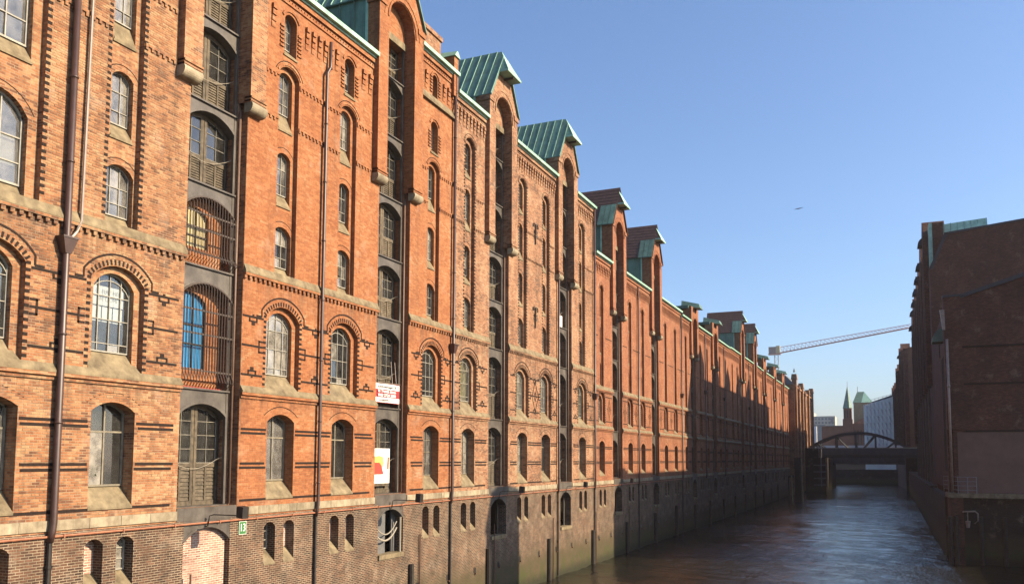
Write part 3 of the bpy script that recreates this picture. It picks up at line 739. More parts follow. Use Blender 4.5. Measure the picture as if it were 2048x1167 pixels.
    for o, u, kd in bw_:
        reveal(base, o, .03, -.42)
        zg = zb+rise
        if kd == 'g': add_window(B, u, zg, -.38, (hw-.01, zs-zg, zc-zg, (0,), (.35, .7), 0, .03, .045), max(lod, 1), (hw, rise, .03), None, 'frame_grey')
        else:
            f = MB(); f.poly([(0, -hw, 0), (0, hw, 0)]+[(0, hw-2*hw*k/6, otop(op(-hw, hw, 0, zs-zg, zc-zg), hw-2*hw*k/6)) for k in range(7)])
            w_ = link('blocked_window', cached(('bb', hw, zs-zg), lambda: f.mesh('blocked_window', 'brick_infill' if u < 33 else 'brick_quay')), B, (XF-.36, u, zg))
            sm = cached(('S', hw, hw, rise, .39), lambda: MB().hexa([(-.03, -hw, -.02), (.42, -hw, -rise-.06), (.42, hw, -rise-.06), (-.03, hw, -.02)], [(-.03, -hw, 0), (.42, -hw, -rise), (.42, hw, -rise), (-.03, hw, 0)]).mesh('sill', 'stone')); link('sill', sm, w_, (XF-.36, u, zg))
    part('quay_wall', base, 'brick_quay', B, O3)
    # ---------- hatch bays
    for hi_, h in enumerate(hatches):
        c = h['c']; IH = 1.25; w1 = -.30; top = h['zl']; arch = h['arch']
        j = MB()
        for s in (-1, 1):
            q = [(0, c+s*HN, -1.75), (0, c+s*HN, arch[1]+.6), (w1, c+s*HN, arch[1]+.6), (w1, c+s*HN, -1.75)]; wall.poly(q if s < 0 else q[::-1])
        io = op(c-IH, c+IH, -1.75, top, top, 1)
        wall_panel(wall, w1, c-HN, c+HN, -1.75, arch[1]+.6, [io]); reveal(wall, io, w1, -.82)
        wall.poly([(w1, c-HN, -1.75), (w1, c+HN, -1.75), (0, c+HN, -1.75), (0, c-HN, -1.75)])
        HL = [x for x in Lv['hatch'] if x[0]+x[1] < top+1.2]
        sm_ = MB(); sm_.box(w1-.02, w1+.05, c-IH-.1, c+IH+.1, top-.02, top+.34); part('stone_lintel', sm_, 'stone', B, O3)
        prev = None
        for li, (hz, hh) in enumerate(HL):
            last = li == len(HL)-1
            hh2 = min(hh, top-hz-.02) if last else hh
            rise = .04 if last else .52
            if not (h.get('grille') and li in (1, 2)):
                add_hatch(B, c, hz, hh2, rise, IH-.02, -.78, lod, random.random() < .8, rows=4 if hh2 > 3 else 3)
            if not last: lintel(B, c, hz+hh-rise-.001, HL[li+1][0]-.06, (hz+hh-rise, hz+hh), IH, -.37)
            sl_ = MB(); sl_.box(-.82, -.28, -IH+.002, IH-.002, -.06, .0); 
            link('hatch_sill', cached(('HS', lod > 2), lambda: sl_.mesh('hatch_sill', 'steel_grey')), B, (XF, c, hz-.002))
        for s in (-1, 1):
            g = MB(); a, b = sorted((c+s*1.13, c+s*(IH-.001))); g.box(-.46, -.352, a, b, -1.70, top-.03); part('steel_post', g, 'steel_grey', B, O3)
        for s in (-1, 1):                # iron edge guards beside the doors
            g = MB(); g.tube([(w1+.06, c+s*(IH+.06), -1.7), (w1+.06, c+s*(IH+.06), h['zp']-.3)], .05, 6); part('edge_guard', g, 'edge_iron', B, O3, True)
        # quay door below
        bz = h.get('bz', -4.6); kd = h.get('base', 'dark')
        for s in (-1, 1):
            q = [(.03, c+s*1.12, bz), (.03, c+s*1.12, -2.2), (-.5, c+s*1.12, -2.2), (-.5, c+s*1.12, bz)]; base2 = MB(); base2.poly(q if s < 0 else q[::-1]); part('quay_jamb', base2, 'brick_quay', B, O3)
        lintel(B, c, -2.95, -1.752, (-2.95, -2.47), 1.118, .02)
        for p_, q_ in ((c-HN+.01, c-1.12), (c+1.12, c+HN-.01)):
            lb = MB(); lb.box(-.30, .018, p_, q_, -2.199, -1.752); part('lintel_plate', lb, 'steel_grey', B, O3)
        st = MB(); st.box(-.5, .12, c-1.1, c+1.1, bz-.22, bz); part('threshold_stone', st, 'stone', B, O3)
        if kd == 'brick':
            f = MB(); f.poly([(-.18, c-1.11, bz), (-.18, c+1.11, bz), (-.18, c+1.11, -2.3), (-.18, c-1.11, -2.3)]); part('brick_infill', f, 'brick_infill', B, O3)
        else:
            f = MB(); f.box(-.50, -.44, c-1.11, c-.1, bz, -2.3); f.box(-.50, -.42, c+.75, c+1.11, bz, -2.3); part('quay_door', f, 'wood_dark' if kd == 'dark' else 'lead', B, O3)
            if kd == 'open':
                f = MB(); f.box(-.42, -.36, c-.62, c+.1, bz, -2.62); part('door_leaf', f, 'lead', B, O3)
                f = MB()
                for k, (zz, sag) in enumerate(((-3.4, .42), (-3.75, .35))): f.tube([(-.05, c-1.05+1.7*t, zz-sag*sin(pi*t*.8)+.55*t*t) for t in [i/10 for i in range(11)]], .03+.015*k, 6)
                f.tube([(-.02, c+.95, bz), (-.02, c+.95, -2.9)], .05, 6); part('rope', f, 'rope', B, O3)
        if gables and lod < 9:
            gd = dict(gables); gd.update(h.get('g', {}))
            gable(B, c, mat, gd['style'], h['zp'], arch[0], arch[1], ev(c-2.3), ev(c+2.3), lod, gd['ridge'], gd['hood'], gd['eave'])
    # ---------- bands, cornices
    hg = [(h['c']-HN-.0, h['c']+HN+.0) for h in hatches]
    for a, b in band_gaps(u0, u1, hg):
        n = max(1, round((b-a)/1.15))
        for i in range(n):                # stone blocks of the plinth band
            s = MB(); p, q = a+(b-a)*i/n+.006, a+(b-a)*(i+1)/n-.006; s.box(-.02, .055+random.uniform(-.006, .006), p, q, -2.14, -1.84); part('stone_block', s, 'stone_pale', B, O3)
    for z0, dz in ((Lv['str1'], .56), (Lv['str2'], .30)):
        for a, b in band_gaps(u0, u1, hg):
            sc = MB(); slope_band(sc, a, b, z0, z0+.07, z0+.07+(.27 if z0 > 5 else .20), 0, .13); part('string_course', sc, 'stone', B, O3)
            dent.box(-.01, .12, a, b, z0-.10, z0-.005)
            if z0 > 5 and lod < 3: dentils(dent, a, b, z0-.10, 0, (), .27, .13, .13, .09)
            if z0 < 5 and lod < 3: dent.box(-.01, .06, a, b, z0-.22, z0-.15)
    if style == 'A':
        for z in (1.08, .93, -.22, -.38, -1.60):
            gg = gapsg if z > -1 else hg+[(h['c']-HN-.3, h['c']+HN+.3) for h in hatches]
            for a, b in band_gaps(u0+.02, u1-.02, gg):
                d = random.uniform(0, .12); p = MB(); p.box(-.005, .010, a+d, b-random.uniform(0, .12), z-.045, z+.045); part('dark_course', p, 'brick_dark', B, O3)
        for z in (5.40, 4.28, 3.15):
            for a, b in band_gaps(u0+.02, u1-.02, gaps1):
                p = MB(); p.box(-.005, .010, a, b, z-.04, z+.04); part('dark_course', p, 'brick_dark', B, O3)
                m = (a+b)/2
                if b-a > .9 and lod < 2:
                    if z == 4.28:
                        for s, uu in ((1, a), (-1, b)):
                            if any(abs(uu-gx) < .01 for g_ in gaps1 if g_[1]-g_[0] < 2.6 for gx in g_): bracket(orn, uu-s*.0, z, s)
                    else: pendant(orn, m, z, 1 if z > 5 else -1)
        for z in (13.72, 15.56):
            for a, b in band_gaps(u0, u1, sgaps):
                dent.box(-.01, .05, a, b, z-.04, z+.05)
                if lod < 2: dentils(dent, a, b, z-.04, 0, (), .24, .12, .10, .05)
    else:
        for z in (5.3, 3.2, 1.0, .87, -.25, -.38, 10.4):
            for a, b in band_gaps(u0+.02, u1-.02, gapsg if z < 2 else gaps1):
                p = MB(); p.box(-.005, .010, a, b, z-.04, z+.04); part('dark_course', p, 'brick_dark', B, O3)
    for dm in diamonds: diamond(orn, dm, 3.5, 5.05, .42)
    # eaves: frieze, gutter, roof
    segs = band_gaps(u0, u1, [(h['c']-2.12, h['c']+2.12) for h in hatches])
    for a, b in segs:
        e = ev((a+b)/2)
        inner = [(q[0]-.45, q[1]+.45) for q in [(o['a'], o['b']) for o in ops if o['zc'] > e-3.2 and o['zc'] < 50]]
        for p, q in band_gaps(a, b, inner if style == 'A' and f5_own else []):
            comb(dent, p, q, e-2.0 if style == 'A' and f5_own else e-1.55, e-1.0 if f5_own else e-.65)
        dent.box(-.01, .06, a, b, e-.62, e-.52); 
        if lod < 2: dentils(dent, a, b, e-.52, 0, (), .2, -.10, .09, .05)
        dent.box(-.01, .10, a, b, e-.32, e-.12)
        g = MB(); g.box(-.02, .16, a-.02, b+.02, e-.11, e-.02); g.hexa([(.0, a-.03, e-.02), (.34, a-.03, e-.02), (.34, b+.03, e-.02), (.0, b+.03, e-.02)], [(.0, a-.03, e+.03), (.36, a-.03, e+.16), (.36, b+.03, e+.16), (.0, b+.03, e+.03)]); part('gutter', g, 'copper_pale', B, O3)
        r = MB(); r.hexa([(-9, a-1.2, e+1.2), (.05, a-1.2, e-.05), (.05, b+1.2, e-.05), (-9, b+1.2, e+1.2)], [(-9, a-1.2, e+1.5), (.05, a-1.2, e+.02), (.05, b+1.2, e+.02), (-9, b+1.2, e+1.5)]) if False else r.hexa([(-9, a, e-.4), (.0, a, e-.35), (.0, b, e-.35), (-9, b, e-.4)], [(-9, a, e), (.0, a, e+.02), (.0, b, e+.02), (-9, b, e)])
        part('roof', r, 'copper_dark', B, O3)
    for u in (u0, u1):
        e = ev(u+(.1 if u == u0 else -.1)); q = [(0, u, base_z), (0, u, e), (-9, u, e-.1), (-9, u, base_z)]; wall.poly(q if u == u0 else q[::-1])
    wall.poly([(-9, u0, base_z), (-9, u0, ev(u0+.1)-.1), (-9, u1, ev(u0+.1)-.1), (-9, u1, base_z)])
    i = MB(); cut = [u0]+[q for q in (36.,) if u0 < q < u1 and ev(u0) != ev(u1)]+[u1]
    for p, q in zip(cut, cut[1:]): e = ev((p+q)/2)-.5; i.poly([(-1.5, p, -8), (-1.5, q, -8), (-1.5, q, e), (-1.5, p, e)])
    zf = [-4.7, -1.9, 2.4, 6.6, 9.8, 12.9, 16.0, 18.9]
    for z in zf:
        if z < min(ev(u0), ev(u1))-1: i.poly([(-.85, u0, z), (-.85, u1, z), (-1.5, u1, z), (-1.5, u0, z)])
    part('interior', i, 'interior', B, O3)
    part('wall', wall, mat, B, O3); part('ornament_bricks', orn, 'brick_dark', B, O3, stuff=True)
    part('corbel_bricks', dent, mat, B, O3, stuff=True)
    return B
def cdef_wins(cols, u):
    for c in cols:
        if abs(c['u']-u) < 1e-6: return c.get('wins')

# ------------------------------------------------------------------ water, ground, sky objects come first: the setting
WZ = -8.5
def water_sheet():
    ys = [2.]; 
    while ys[-1] < 400: ys.append(ys[-1]+max(.10, ys[-1]*.0030))
    ys = np.array(ys); xs = np.concatenate([np.linspace(-23.2, 20, 190)])
    Xg, Yg = np.meshgrid(xs, ys); Zg = np.zeros_like(Xg); r = np.random.RandomState(4)
    amp = np.clip(1.0-(Yg-60)/500, .35, 1)
    for i in range(46):
        lam = .55*(1.09**i) if i < 30 else r.uniform(.5, 2.2)
        th = r.normal(1.15, .55); k = 2*pi/lam; a = .0052*lam**.82
        px, py = k*cos(th), k*sin(th)
        Zg += a*np.sin(px*Xg+py*Yg+r.uniform(0, 6.28)+1.3*np.sin(.11*Xg*r.uniform(.5, 1.5)+.09*Yg))*np.where(lam < Yg*.011, 0.25, 1)
    Zg = Zg*amp*.55+WZ
    v = np.stack([Xg, Yg, Zg], -1).reshape(-1, 3); ny, nx = Xg.shape
    i = (np.arange(ny-1)[:, None]*nx+np.arange(nx-1)[None]).ravel()
    f = np.stack([i, i+1, i+nx+1, i+nx], -1)
    me = bpy.data.meshes.new('water'); me.vertices.add(len(v)); me.vertices.foreach_set('co', v.ravel()); me.loops.add(f.size); me.loops.foreach_set('vertex_index', f.ravel())
    me.polygons.add(len(f)); me.polygons.foreach_set('loop_start', np.arange(len(f))*4); me.polygons.foreach_set('loop_total', np.full(len(f), 4)); me.update(calc_edges=True)
    me.polygons.foreach_set('use_smooth', np.ones(len(f), bool)); me.materials.append(M['water'])
    o = link('water', me); o['kind'] = 'structure'
water_sheet()
g = MB(); g.poly([(-3000, -3000, -10.5), (3000, -3000, -10.5), (3000, 5000, -10.5), (-3000, 5000, -10.5)]); struct('ground', g, 'mud')

# ------------------------------------------------------------------ left row of warehouses
G_COP = dict(style='copper', ridge=26.2, hood=24.5, eave=22.5)
G_TIL = dict(style='tile', ridge=24.75, hood=23.05, eave=20.9)
G_LOW = dict(style='low', ridge=0, hood=18.9, eave=18.9)
hA = dict(zl=21.2, arch=(21.75, 23.0), zp=13.6)
WIDE = [(7.14, .60, 9.75, 10.35, 1.0), (11.45, .45, 14.2, 14.8, 1.0), (15.6, .4, 18.0, 18.5, 1.0)]
LA1 = dict(LA, f5=None); W5 = LA['wins']+[(16.65, .55, 18.42, 18.68, .42)]
b1 = warehouse('patchy_brick_warehouse', 'patchy orange brick warehouse at the left edge with a barred blue hatch', 8, 24.66,
    [dict(u=10.65, basekind='bb'), dict(u=14.85, wide=1.22, nh=1.33, wins=WIDE, basekind='bb'), dict(u=19.05, basekind='bg')],
    [dict(hA, c=23.2, base='brick', grille=True, bz=-7.2)], 'brick_patchy', LA1, 20.6, 0, teeth=(True, True), niche_top=(18.9, 19.3), f5_own=False, gables=G_COP)
b2 = warehouse('orange_brick_warehouse', 'smooth orange brick warehouse with a red banner and a white poster in its hatches', 24.67, 41.5,
    [dict(u=27.05, basekind='gb'), dict(u=31.25, basekind='bb'), dict(u=39.2, basekind='bg', extra=[(19.72, .25, 20.75, 21.0, .28)])],
    [dict(hA, c=35.3, base='open', bz=-4.6)], 'brick_orange', LA, 21.9, 0, gables=G_COP, eavef=lambda u: 19.35 if u < 36 else 21.9)
b3 = warehouse('weathered_brick_warehouse', 'weathered brown brick warehouse with two steep green copper gables', 41.51, 66.25,
    [dict(u=43.5, wins=W5, basekind='gg'), dict(u=51.4, wins=W5, basekind='gg'), dict(u=55.6, wins=W5, basekind='bb'), dict(u=63.4, wins=W5, basekind='gg')],
    [dict(hA, c=47.65, bz=-4.7), dict(hA, c=59.5, bz=-5.0)], 'brick_brown', LA1, 20.95, 1, niche_top=(18.55, 18.98), f5_own=False, teeth=(True, True), gables=G_COP)
hB = dict(zl=19.2, arch=(20.2, 21.5), zp=13.1, bz=-4.7)
b4 = warehouse('red_brick_warehouse', 'red brick warehouse with two tiled gables and dark diamond patterns', 66.26, 98.2,
    [dict(u=x) for x in (68.4, 77.0, 81.5, 90.9, 95.5)], [dict(hB, c=72.9), dict(hB, c=86.3)], 'brick_red', LB, 17.25, 2, style='B', f5_own=False, gables=G_TIL,
    diamonds=(70.4, 75.2, 79.0, 84.0, 88.6, 93.2))
hL = dict(zl=15.6, arch=(16.5, 17.6), zp=12.8, bz=-4.7)
b5 = warehouse('flat_hooded_warehouse', 'red brick warehouse half in shade with two flat green crane hoods', 98.21, 131,
    [dict(u=x) for x in (101., 109.6, 114.1, 123.3, 128)], [dict(hL, c=105.2), dict(hL, c=118.8)], 'brick_red', LB, 16.95, 3, style='B', f5_own=False, gables=G_LOW)
b6 = warehouse('far_tiled_warehouse', 'distant red brick warehouse with two brown tiled gables before the crane', 131.01, 164.3,
    [dict(u=x) for x in (134, 138.6, 147.4, 152.6, 162)], [dict(hB, c=143), dict(hB, c=157.3)], 'brick_red', LB, 17.1, 3, style='B', f5_own=False, gables=G_TIL)
b7 = warehouse('far_hooded_warehouse', 'most distant red brick warehouse of the straight row with three flat green hoods', 164.31, 213,
    [dict(u=x) for x in (166.2, 174.3, 181, 190.5, 196, 206, 210.5)], [dict(hL, c=170), dict(hL, c=186), dict(hL, c=201)], 'brick_red', LB, 17.0, 3, style='B', f5_own=False, gables=dict(G_LOW, hood=19.6))
# upper string of the second warehouse and the chimney and pinnacle at its end
m = MB(); slope_band(m, 37.42, 41.5, 19.28, 19.40, 19.75, 0, .16); part('stone_courses', m, 'stone', b2, O3)
m = MB(); m.box(-3.2, -.9, 39.3, 41.4, 21.5, 24.1); m.box(-3.3, -.8, 39.2, 41.48, 24.1, 24.35); part('chimney', m, 'brick_brown', b2, O3)
m = MB(); m.box(-.6, .22, 41.0, 41.5, 20.6, 22.9); part('pinnacle', m, 'brick_orange', b2, O3)
m = MB(); m.hexa([(-.7, 40.9, 22.9), (.32, 40.9, 22.9), (.32, 41.58, 22.9), (-.7, 41.58, 22.9)], [(-.7, 41.15, 23.3), (.3, 41.2, 23.25), (.3, 41.3, 23.25), (-.7, 41.3, 23.3)]); part('pinnacle_cap', m, 'copper_pale', b2, O3)

# iron-barred hatches of the first warehouse
c = 23.2
for (z0, h, board, wall_) in ((2.48, 3.88, 'blue_board', 0), (6.93, 2.62, 'cream_board', 1)):
    f = MB(); o = op(c-1.24, c+1.24, z0, z0+h-.5, z0+h); o2 = op(c-1.15, c+.45, z0+.75, z0+h-.75, z0+h-.35)
    wall_panel(f, -.80, c-1.24, c+1.24, z0, z0+h, [o2]); reveal(f, o2, -.80, -.98); p = part('hatch_infill', f, 'brick_orange', b1, O3)
    q = MB(); q.box(-.99, -.95, c-1.15, c+.45, z0+.75, z0+h-.3); bd = part('window_board', q, board, p, O3)
    q = MB()
    for t in (-.62, -.1): q.box(-.94, -.90, c+t-.02, c+t+.02, z0+.75, z0+h-.38)
    for t in (.35, .62): q.box(-.94, -.90, c-1.15, c+.45, z0+.75+(h-1.3)*t-.025, z0+.75+(h-1.3)*t+.025)
    part('window_bars', q, 'iron_dark', p, O3)
    q = MB(); q.box(-.95, -.60, c-1.24, c+1.24, z0+.0, z0+.06); part('hatch_sill', q, 'red_board', p, O3)
    gr = MB(); n = 18
    for i in range(n):
        u = c-1.2+2.4*i/(n-1); zt_ = otop(o, u); bulge = .10
        gr.tube([(-.34, u, zt_-.03), (-.30+bulge, u, zt_-.15), (-.30+bulge, u, z0+.55), (-.18+bulge, u, z0+.25), (-.30, u, z0+.04)], .019, 5)
    for t in (.16, .50, .72): zz = z0+h*t; gr.box(-.235, -.205, c-1.24, c+1.24, zz-.03, zz+.03)
    us = ous(o)
    for a, b in zip(us, us[1:]): gr.bar(a, otop(o, a)-.03, b, otop(o, b)-.03, .06, -.36, -.30)
    part('window_grille', gr, 'grille_iron', b1, O3)

# ------------------------------------------------------------------ singled-out bricks of the nearest wall
def brickwork():
    rng = random.Random(3); holes = []
    for u, wd, nh, wins in ((10.65, 1, .63, 0), (14.85, 1.22, 1.33, 0), (19.05, 1, .63, 0)):
        holes += [op(u-.82*wd-.03, u+.82*wd+.03, -1.66, 1.45, 1.78), op(u-1.03*wd-.02, u+1.03*wd+.02, 2.6, 5.54, 6.08), op(u-nh-.02, u+nh+.02, 7.0, 18.9, 19.35)]
        for s in (-1, 1): holes.append(op(u+.03+s*.58-.35, u+.03+s*.58+.35, -4.2, -2.66, -2.48))
    holes += [dict(a=23.2-1.47, b=30, zb=-2.3, zs=60, zc=60, n=1), dict(a=23.2-1.14, b=23.2+1.14, zb=-7.5, zs=-2.2, zc=-2.2, n=1),
              dict(a=20.9, b=30, zb=12.7, zs=60, zc=60, n=1)]
    for z0, z1 in ((-2.22, -1.76), (2.12, 2.86), (6.70, 7.75), (13.4, 13.84), (15.3, 15.66), (17.5, 30)): holes.append(dict(a=0, b=40, zb=z0, zs=z1, zc=z1, n=1))
    for zc in (1.08, .93, -.22, -.38, -1.60, 5.40, 4.28, 3.15): holes.append(dict(a=0, b=40, zb=zc-.06, zs=zc+.06, zc=zc+.06, n=1))
    out = []; m = .011
    def blocked(a, b, z0, z1):
        for h in holes:
            if h['b'] <= a or h['a'] >= b or h['zb'] >= z1: continue
            for t in (max(a, h['a']), min(b, h['b']), (max(a, h['a'])+min(b, h['b']))/2):
                if z0 < otop(h, t): return True
        return False
    for r in range(int(-5.2/BH), int(17.4/BH)):
        z0, z1 = r*BH+m, (r+1)*BH-m; off = 0 if r % 2 else BW*.5
        for k in range(int(13.2/BW), int(24.7/BW)+1):
            a = k*BW-off+m; b = a+BW-2*m; 
            w0 = .03 if z1 < -2.2 else 0.
            if b > 24.64: b = 24.64
            if b-a < .04: continue
            if not blocked(a-m, b+m, z0, z1): out.append((a, b, z0, z1, w0))
            else:
                h2 = (a+b)/2
                if not blocked(a-m, h2, z0, z1): out.append((a, h2-.004, z0, z1, w0))
                elif not blocked(h2, b+m, z0, z1): out.append((h2+.004, b, z0, z1, w0))
    return out
BR = brickwork(); rng = random.Random(5)
vis = sorted([q for q in BR if q[4] > 0 and q[2] > -4.4 and q[0] > 15.3], key=lambda q: q[0])[:300]; vs = set(vis)
def brick_box(mb, q, cu=0, cz=0):
    a, b, z0, z1, w0 = q; d = .004+rng.random()*.007
    n = len(mb.v); x0, x1 = w0-.004, w0+d; e = .003
    mb.v += [(x0, a-cu, z0-cz), (x0, b-cu, z0-cz), (x0, b-cu, z1-cz), (x0, a-cu, z1-cz), (x1, a+e-cu, z0+e-cz), (x1, b-e-cu, z0+e-cz), (x1, b-e-cu, z1-e-cz), (x1, a+e-cu, z1-e-cz)]
    for f in ((4, 5, 6, 7), (0, 1, 5, 4), (1, 2, 6, 5), (2, 3, 7, 6), (3, 0, 4, 7)): mb.f.append(tuple(n+i for i in f))
lo, hi = MB(), MB()
for q in BR:
    if q in vs: continue
    brick_box(lo if q[4] > 0 else hi, q)
part('brickwork', hi, 'brick_patchy', b1, O3, stuff=True); part('quay_brickwork', lo, 'brick_quay', b1, O3, stuff=True)
for q in vis:
    cu, cz = (q[0]+q[1])/2, (q[2]+q[3])/2; key = ('BRK', round(q[1]-q[0], 3), rng.randrange(4), q[4])
    def mk():
        mb = MB(); brick_box(mb, q, cu, cz); return mb.mesh('brick', 'brick_quay')
    link('brick', cached(key, mk), b1, (XF, cu, cz))

# ------------------------------------------------------------------ downpipes, conduit, fender timbers, drains (parts of their house)
def owner(u):
    for b, e in ((b1, 24.65), (b2, 41.5), (b3, 66.25), (b4, 98.2), (b5, 131), (b6, 164.3)):
        if u < e: return b
    return b7
def pipe(u, top, hop=None, r=.085, mat='pipe_brown', kink=None, low=True):
    B = owner(u); m = MB(); d = .17
    pts = [(d, u, top)]
    if kink: pts = [(d, u+.22, top), (d, u+.22, kink+.25), (d, u, kink-.1)]
    pts += [(d, u, -1.9), (d, u-.03, -2.15), (.12, u-.06, -2.45)]
    m.tube(pts, r, 10); z = top-1.2
    while z > -1.5: m.tube([(d, u+(.22 if kink and z > kink else 0), z-.03), (d, u+(.22 if kink and z > kink else 0), z+.03)], r*1.25, 10); z -= 2.6
    p = part('downpipe', m, mat, B, O3, True)
    if low:
        m = MB(); m.tube([(.12, u-.06, -2.4), (.12, u-.06, -8.4)], r*.75, 8)
        for z in (-3.2, -4.6, -6.0): m.tube([(.12, u-.06, z), (.12, u-.06, z+.09)], r*1.0, 8)
        part('lower_pipe', m, 'iron_dark', p, O3)
    if hop:
        m = MB(); m.hexa([(.02, u-.10, hop-.45), (.28, u-.10, hop-.45), (.28, u+.10, hop-.45), (.02, u+.10, hop-.45)], [(.0, u-.24, hop), (.36, u-.24, hop), (.36, u+.24, hop), (.0, u+.24, hop)])
        m.box(-.0, .38, u-.26, u+.26, hop, hop+.05); part('rainwater_head', m, 'pipe_brown', p, O3)
    return p
p = pipe(17.0, 20.4, 6.45, .10)
m = MB(); m.tube([(.12, 17.62, 20.4), (.12, 17.5, 7.1), (.14, 17.35, 6.75), (.16, 17.15, 6.5)], .045, 8); part('branch_pipe', m, 'pipe_pale', p, O3)
pipe(29.35, 18.35, None, .075, 'pipe_pale' if False else 'pipe_brown', 16.95)
pipe(41.3, 22.0, 6.3, .085)
pipe(57.75, 20.6, None, .08); pipe(66.1, 21.0, 5.3, .085); pipe(79.4, 16.8, None, .08); pipe(98.1, 16.8, 7.6, .08)
pipe(112, 16.6, 9, .08, low=False); pipe(147.5+2.6, 16.6, 9, .08, low=False); pipe(126, 16.6, 9, .08, low=False)
for B, a, b in ((b1, 8, 24.65), (b2, 24.66, 41.5), (b3, 41.51, 66.25), (b4, 66.3, 98.1)):
    m = MB(); m.tube([(.10, a, -2.30), (.10, b, -2.30)], .035, 6)
    u = a+1
    while u < b: m.box(.02, .15, u-.02, u+.02, -2.36, -2.25); u += 2.1
    part('conduit', m, 'pipe_red', B, O3)
u = 24.8
while u < 210:
    B = owner(u); m = MB(); m.box(.02, .036, u-.16, u+.16, -6.62, -6.32); part('drain_hole', m, 'iron_dark', B, O3)
    m = MB(); m.tube([(.05, u, -6.66), (.14, u, -6.66)], .05, 6); part('drain_lip', m, 'iron_rust', B, O3); u += 3.27
for u in (21.5, 37.1, 46.0, 55.9, 65.5, 75.1, 85.3, 94.6, 104.5, 114, 124, 134, 144, 155, 166, 177, 188):
    B = owner(u); top = -5.25+random.uniform(-.5, .1); m = MB(); m.tube([(.16, u, -9.6), (.15, u, top)], [.17, .14], 8); part('fender_timber', m, 'wood_dark', B, O3)
    m = MB(); m.tube([(.12, u+.9, -9.6), (.12, u+.88, top+1.4)], .035, 6); part('fender_rod', m, 'iron_rust', B, O3)
# iron wall ornaments on the weathered house
for z in (9.9, 15.8):
    m = MB()
    m.tube([(.05, 53.5, z-.9), (.08, 53.5, z+.5)], .05, 6)
    for s in (-1, 1):
        m.tube([(.06, 53.5, z+.3)]+[(.07, 53.5+s*(.22-.2*cos(t)), z+.35+.22*sin(t)) for t in [i*.5 for i in range(8)]], .04, 6)
        m.tube([(.06, 53.5, z-.1), (.07, 53.5+s*.25, z+.05), (.07, 53.5+s*.28, z-.25), (.06, 53.5, z-.5)], .035, 6)
    part('iron_ornament', m, 'iron_dark', b3, O3)
diam = MB(); diamond(diam, 53.6, 3.2, 5.3, .55); part('diamond_pattern', diam, 'brick_dark', b3, O3)

# ------------------------------------------------------------------ lamps on bracket arms, signs, banner, poster
def flood_lamp(u, label, L=1.62):
    t = thing('flood_lamp', label, 'lamp', (XF+.05, u, -2.1), 'flood lamps on bracket arms above the quay doors')
    def put(nm, mb, mat):
        mb.v = [(x, y+u, z-2.1) for x, y, z in mb.v]; return part(nm, mb, mat, t, (XF, 0, 0))
    m = MB(); m.tube([(.03, -.1, -.35), (.14, -.1, -.3), (.18, -.08, .04), (.3, 0, .08), (L, 0, .08)], .022, 6); put('bracket_arm', m, 'iron_dark')
    m = MB(); m.hexa([(L-.13, -.19, .02), (L+.11, -.15, -.02), (L+.11, .15, -.02), (L-.13, .19, .02)], [(L-.10, -.19, .42), (L+.13, -.15, .38), (L+.13, .15, .38), (L-.10, .19, .42)]); h = put('housing', m, 'iron_dark')
    m = MB(); m.hexa([(L-.15, -.16, .05), (L-.135, -.16, .05), (L-.135, .16, .05), (L-.15, .16, .05)], [(L-.12, -.16, .39), (L-.105, -.16, .39), (L-.105, .16, .39), (L-.12, .16, .39)]); put('lens', m, 'glass_far')
    return t
flood_lamp(23.2, 'flood lamp on a long black arm next to the green number 13 sign')
flood_lamp(35.3, 'flood lamp on an arm above the open quay door with white ropes')
flood_lamp(47.65, 'flood lamp on an arm above the shaded dark quay door of the weathered warehouse')
flood_lamp(59.5, 'flood lamp on an arm over the quay door under the second copper gable')
flood_lamp(72.9, 'flood lamp on an arm over the quay door just before the shaded quay wall', 1.3)

t = thing('house_number_sign', 'green enamel house number plate reading 13 on the brick quay wall', 'sign', (XF+.04, 24.95, -2.6))
L0 = Vector((XF, 24.95, -2.62))
m = MB(); m.box(.045, .065, -.20, .20, -.245, .245); link('plate', m.mesh('plate', 'sign_green'), t, L0)
m = MB()
for s in (-1, 1):
    m.box(.06, .069, s*.19-.006, s*.19+.006, -.235, .235); m.box(.06, .0695, -.19, .19, s*.235-.006, s*.235+.006)
link('border', m.mesh('border', 'white_paint'), t, L0)
link('digits', text_mesh('13', .40, 'white_paint', .004, 0, .78), t, L0+Vector((.07, 0, -.0)))

t = thing('banner', 'red and white lettered banner hung across the hatch above the poster hatch', 'banner', (XF-.3, 35.3, 2.7))
L0 = Vector((XF-.33, 35.28, 3.2))
m = MB(); n = 10
for i in range(n):
    a, b = -1.22+2.44*i/n, -1.22+2.44*(i+1)/n; f = lambda u: .03*sin(u*3.1)
    m.hexa([(f(a), a, -.5), (f(b), b, -.5), (f(b)+.01, b, -.5), (f(a)+.01, a, -.5)][::-1], [(f(a), a, .47-.03*sin((a+1.22)*1.3)), (f(b), b, .47-.03*sin((b+1.22)*1.3)), (f(b)+.01, b, .47-.03*sin((b+1.22)*1.3)), (f(a)+.01, a, .47-.03*sin((a+1.22)*1.3))][::-1])
cl = link('cloth', m.mesh('cloth', 'banner_red'), t, L0)
for z0, z1 in ((.16, .43), (-.47, -.24)):
    m = MB()
    for i in range(n):
        a, b = -1.20+2.40*i/n, -1.20+2.40*(i+1)/n; f = lambda u: .03*sin(u*3.1)+.014
        m.poly([(f(a), a, z0), (f(b), b, z0), (f(b), b, z1), (f(a), a, z1)])
    link('white_stripe', m.mesh('white_stripe', 'white_print'), cl, L0)
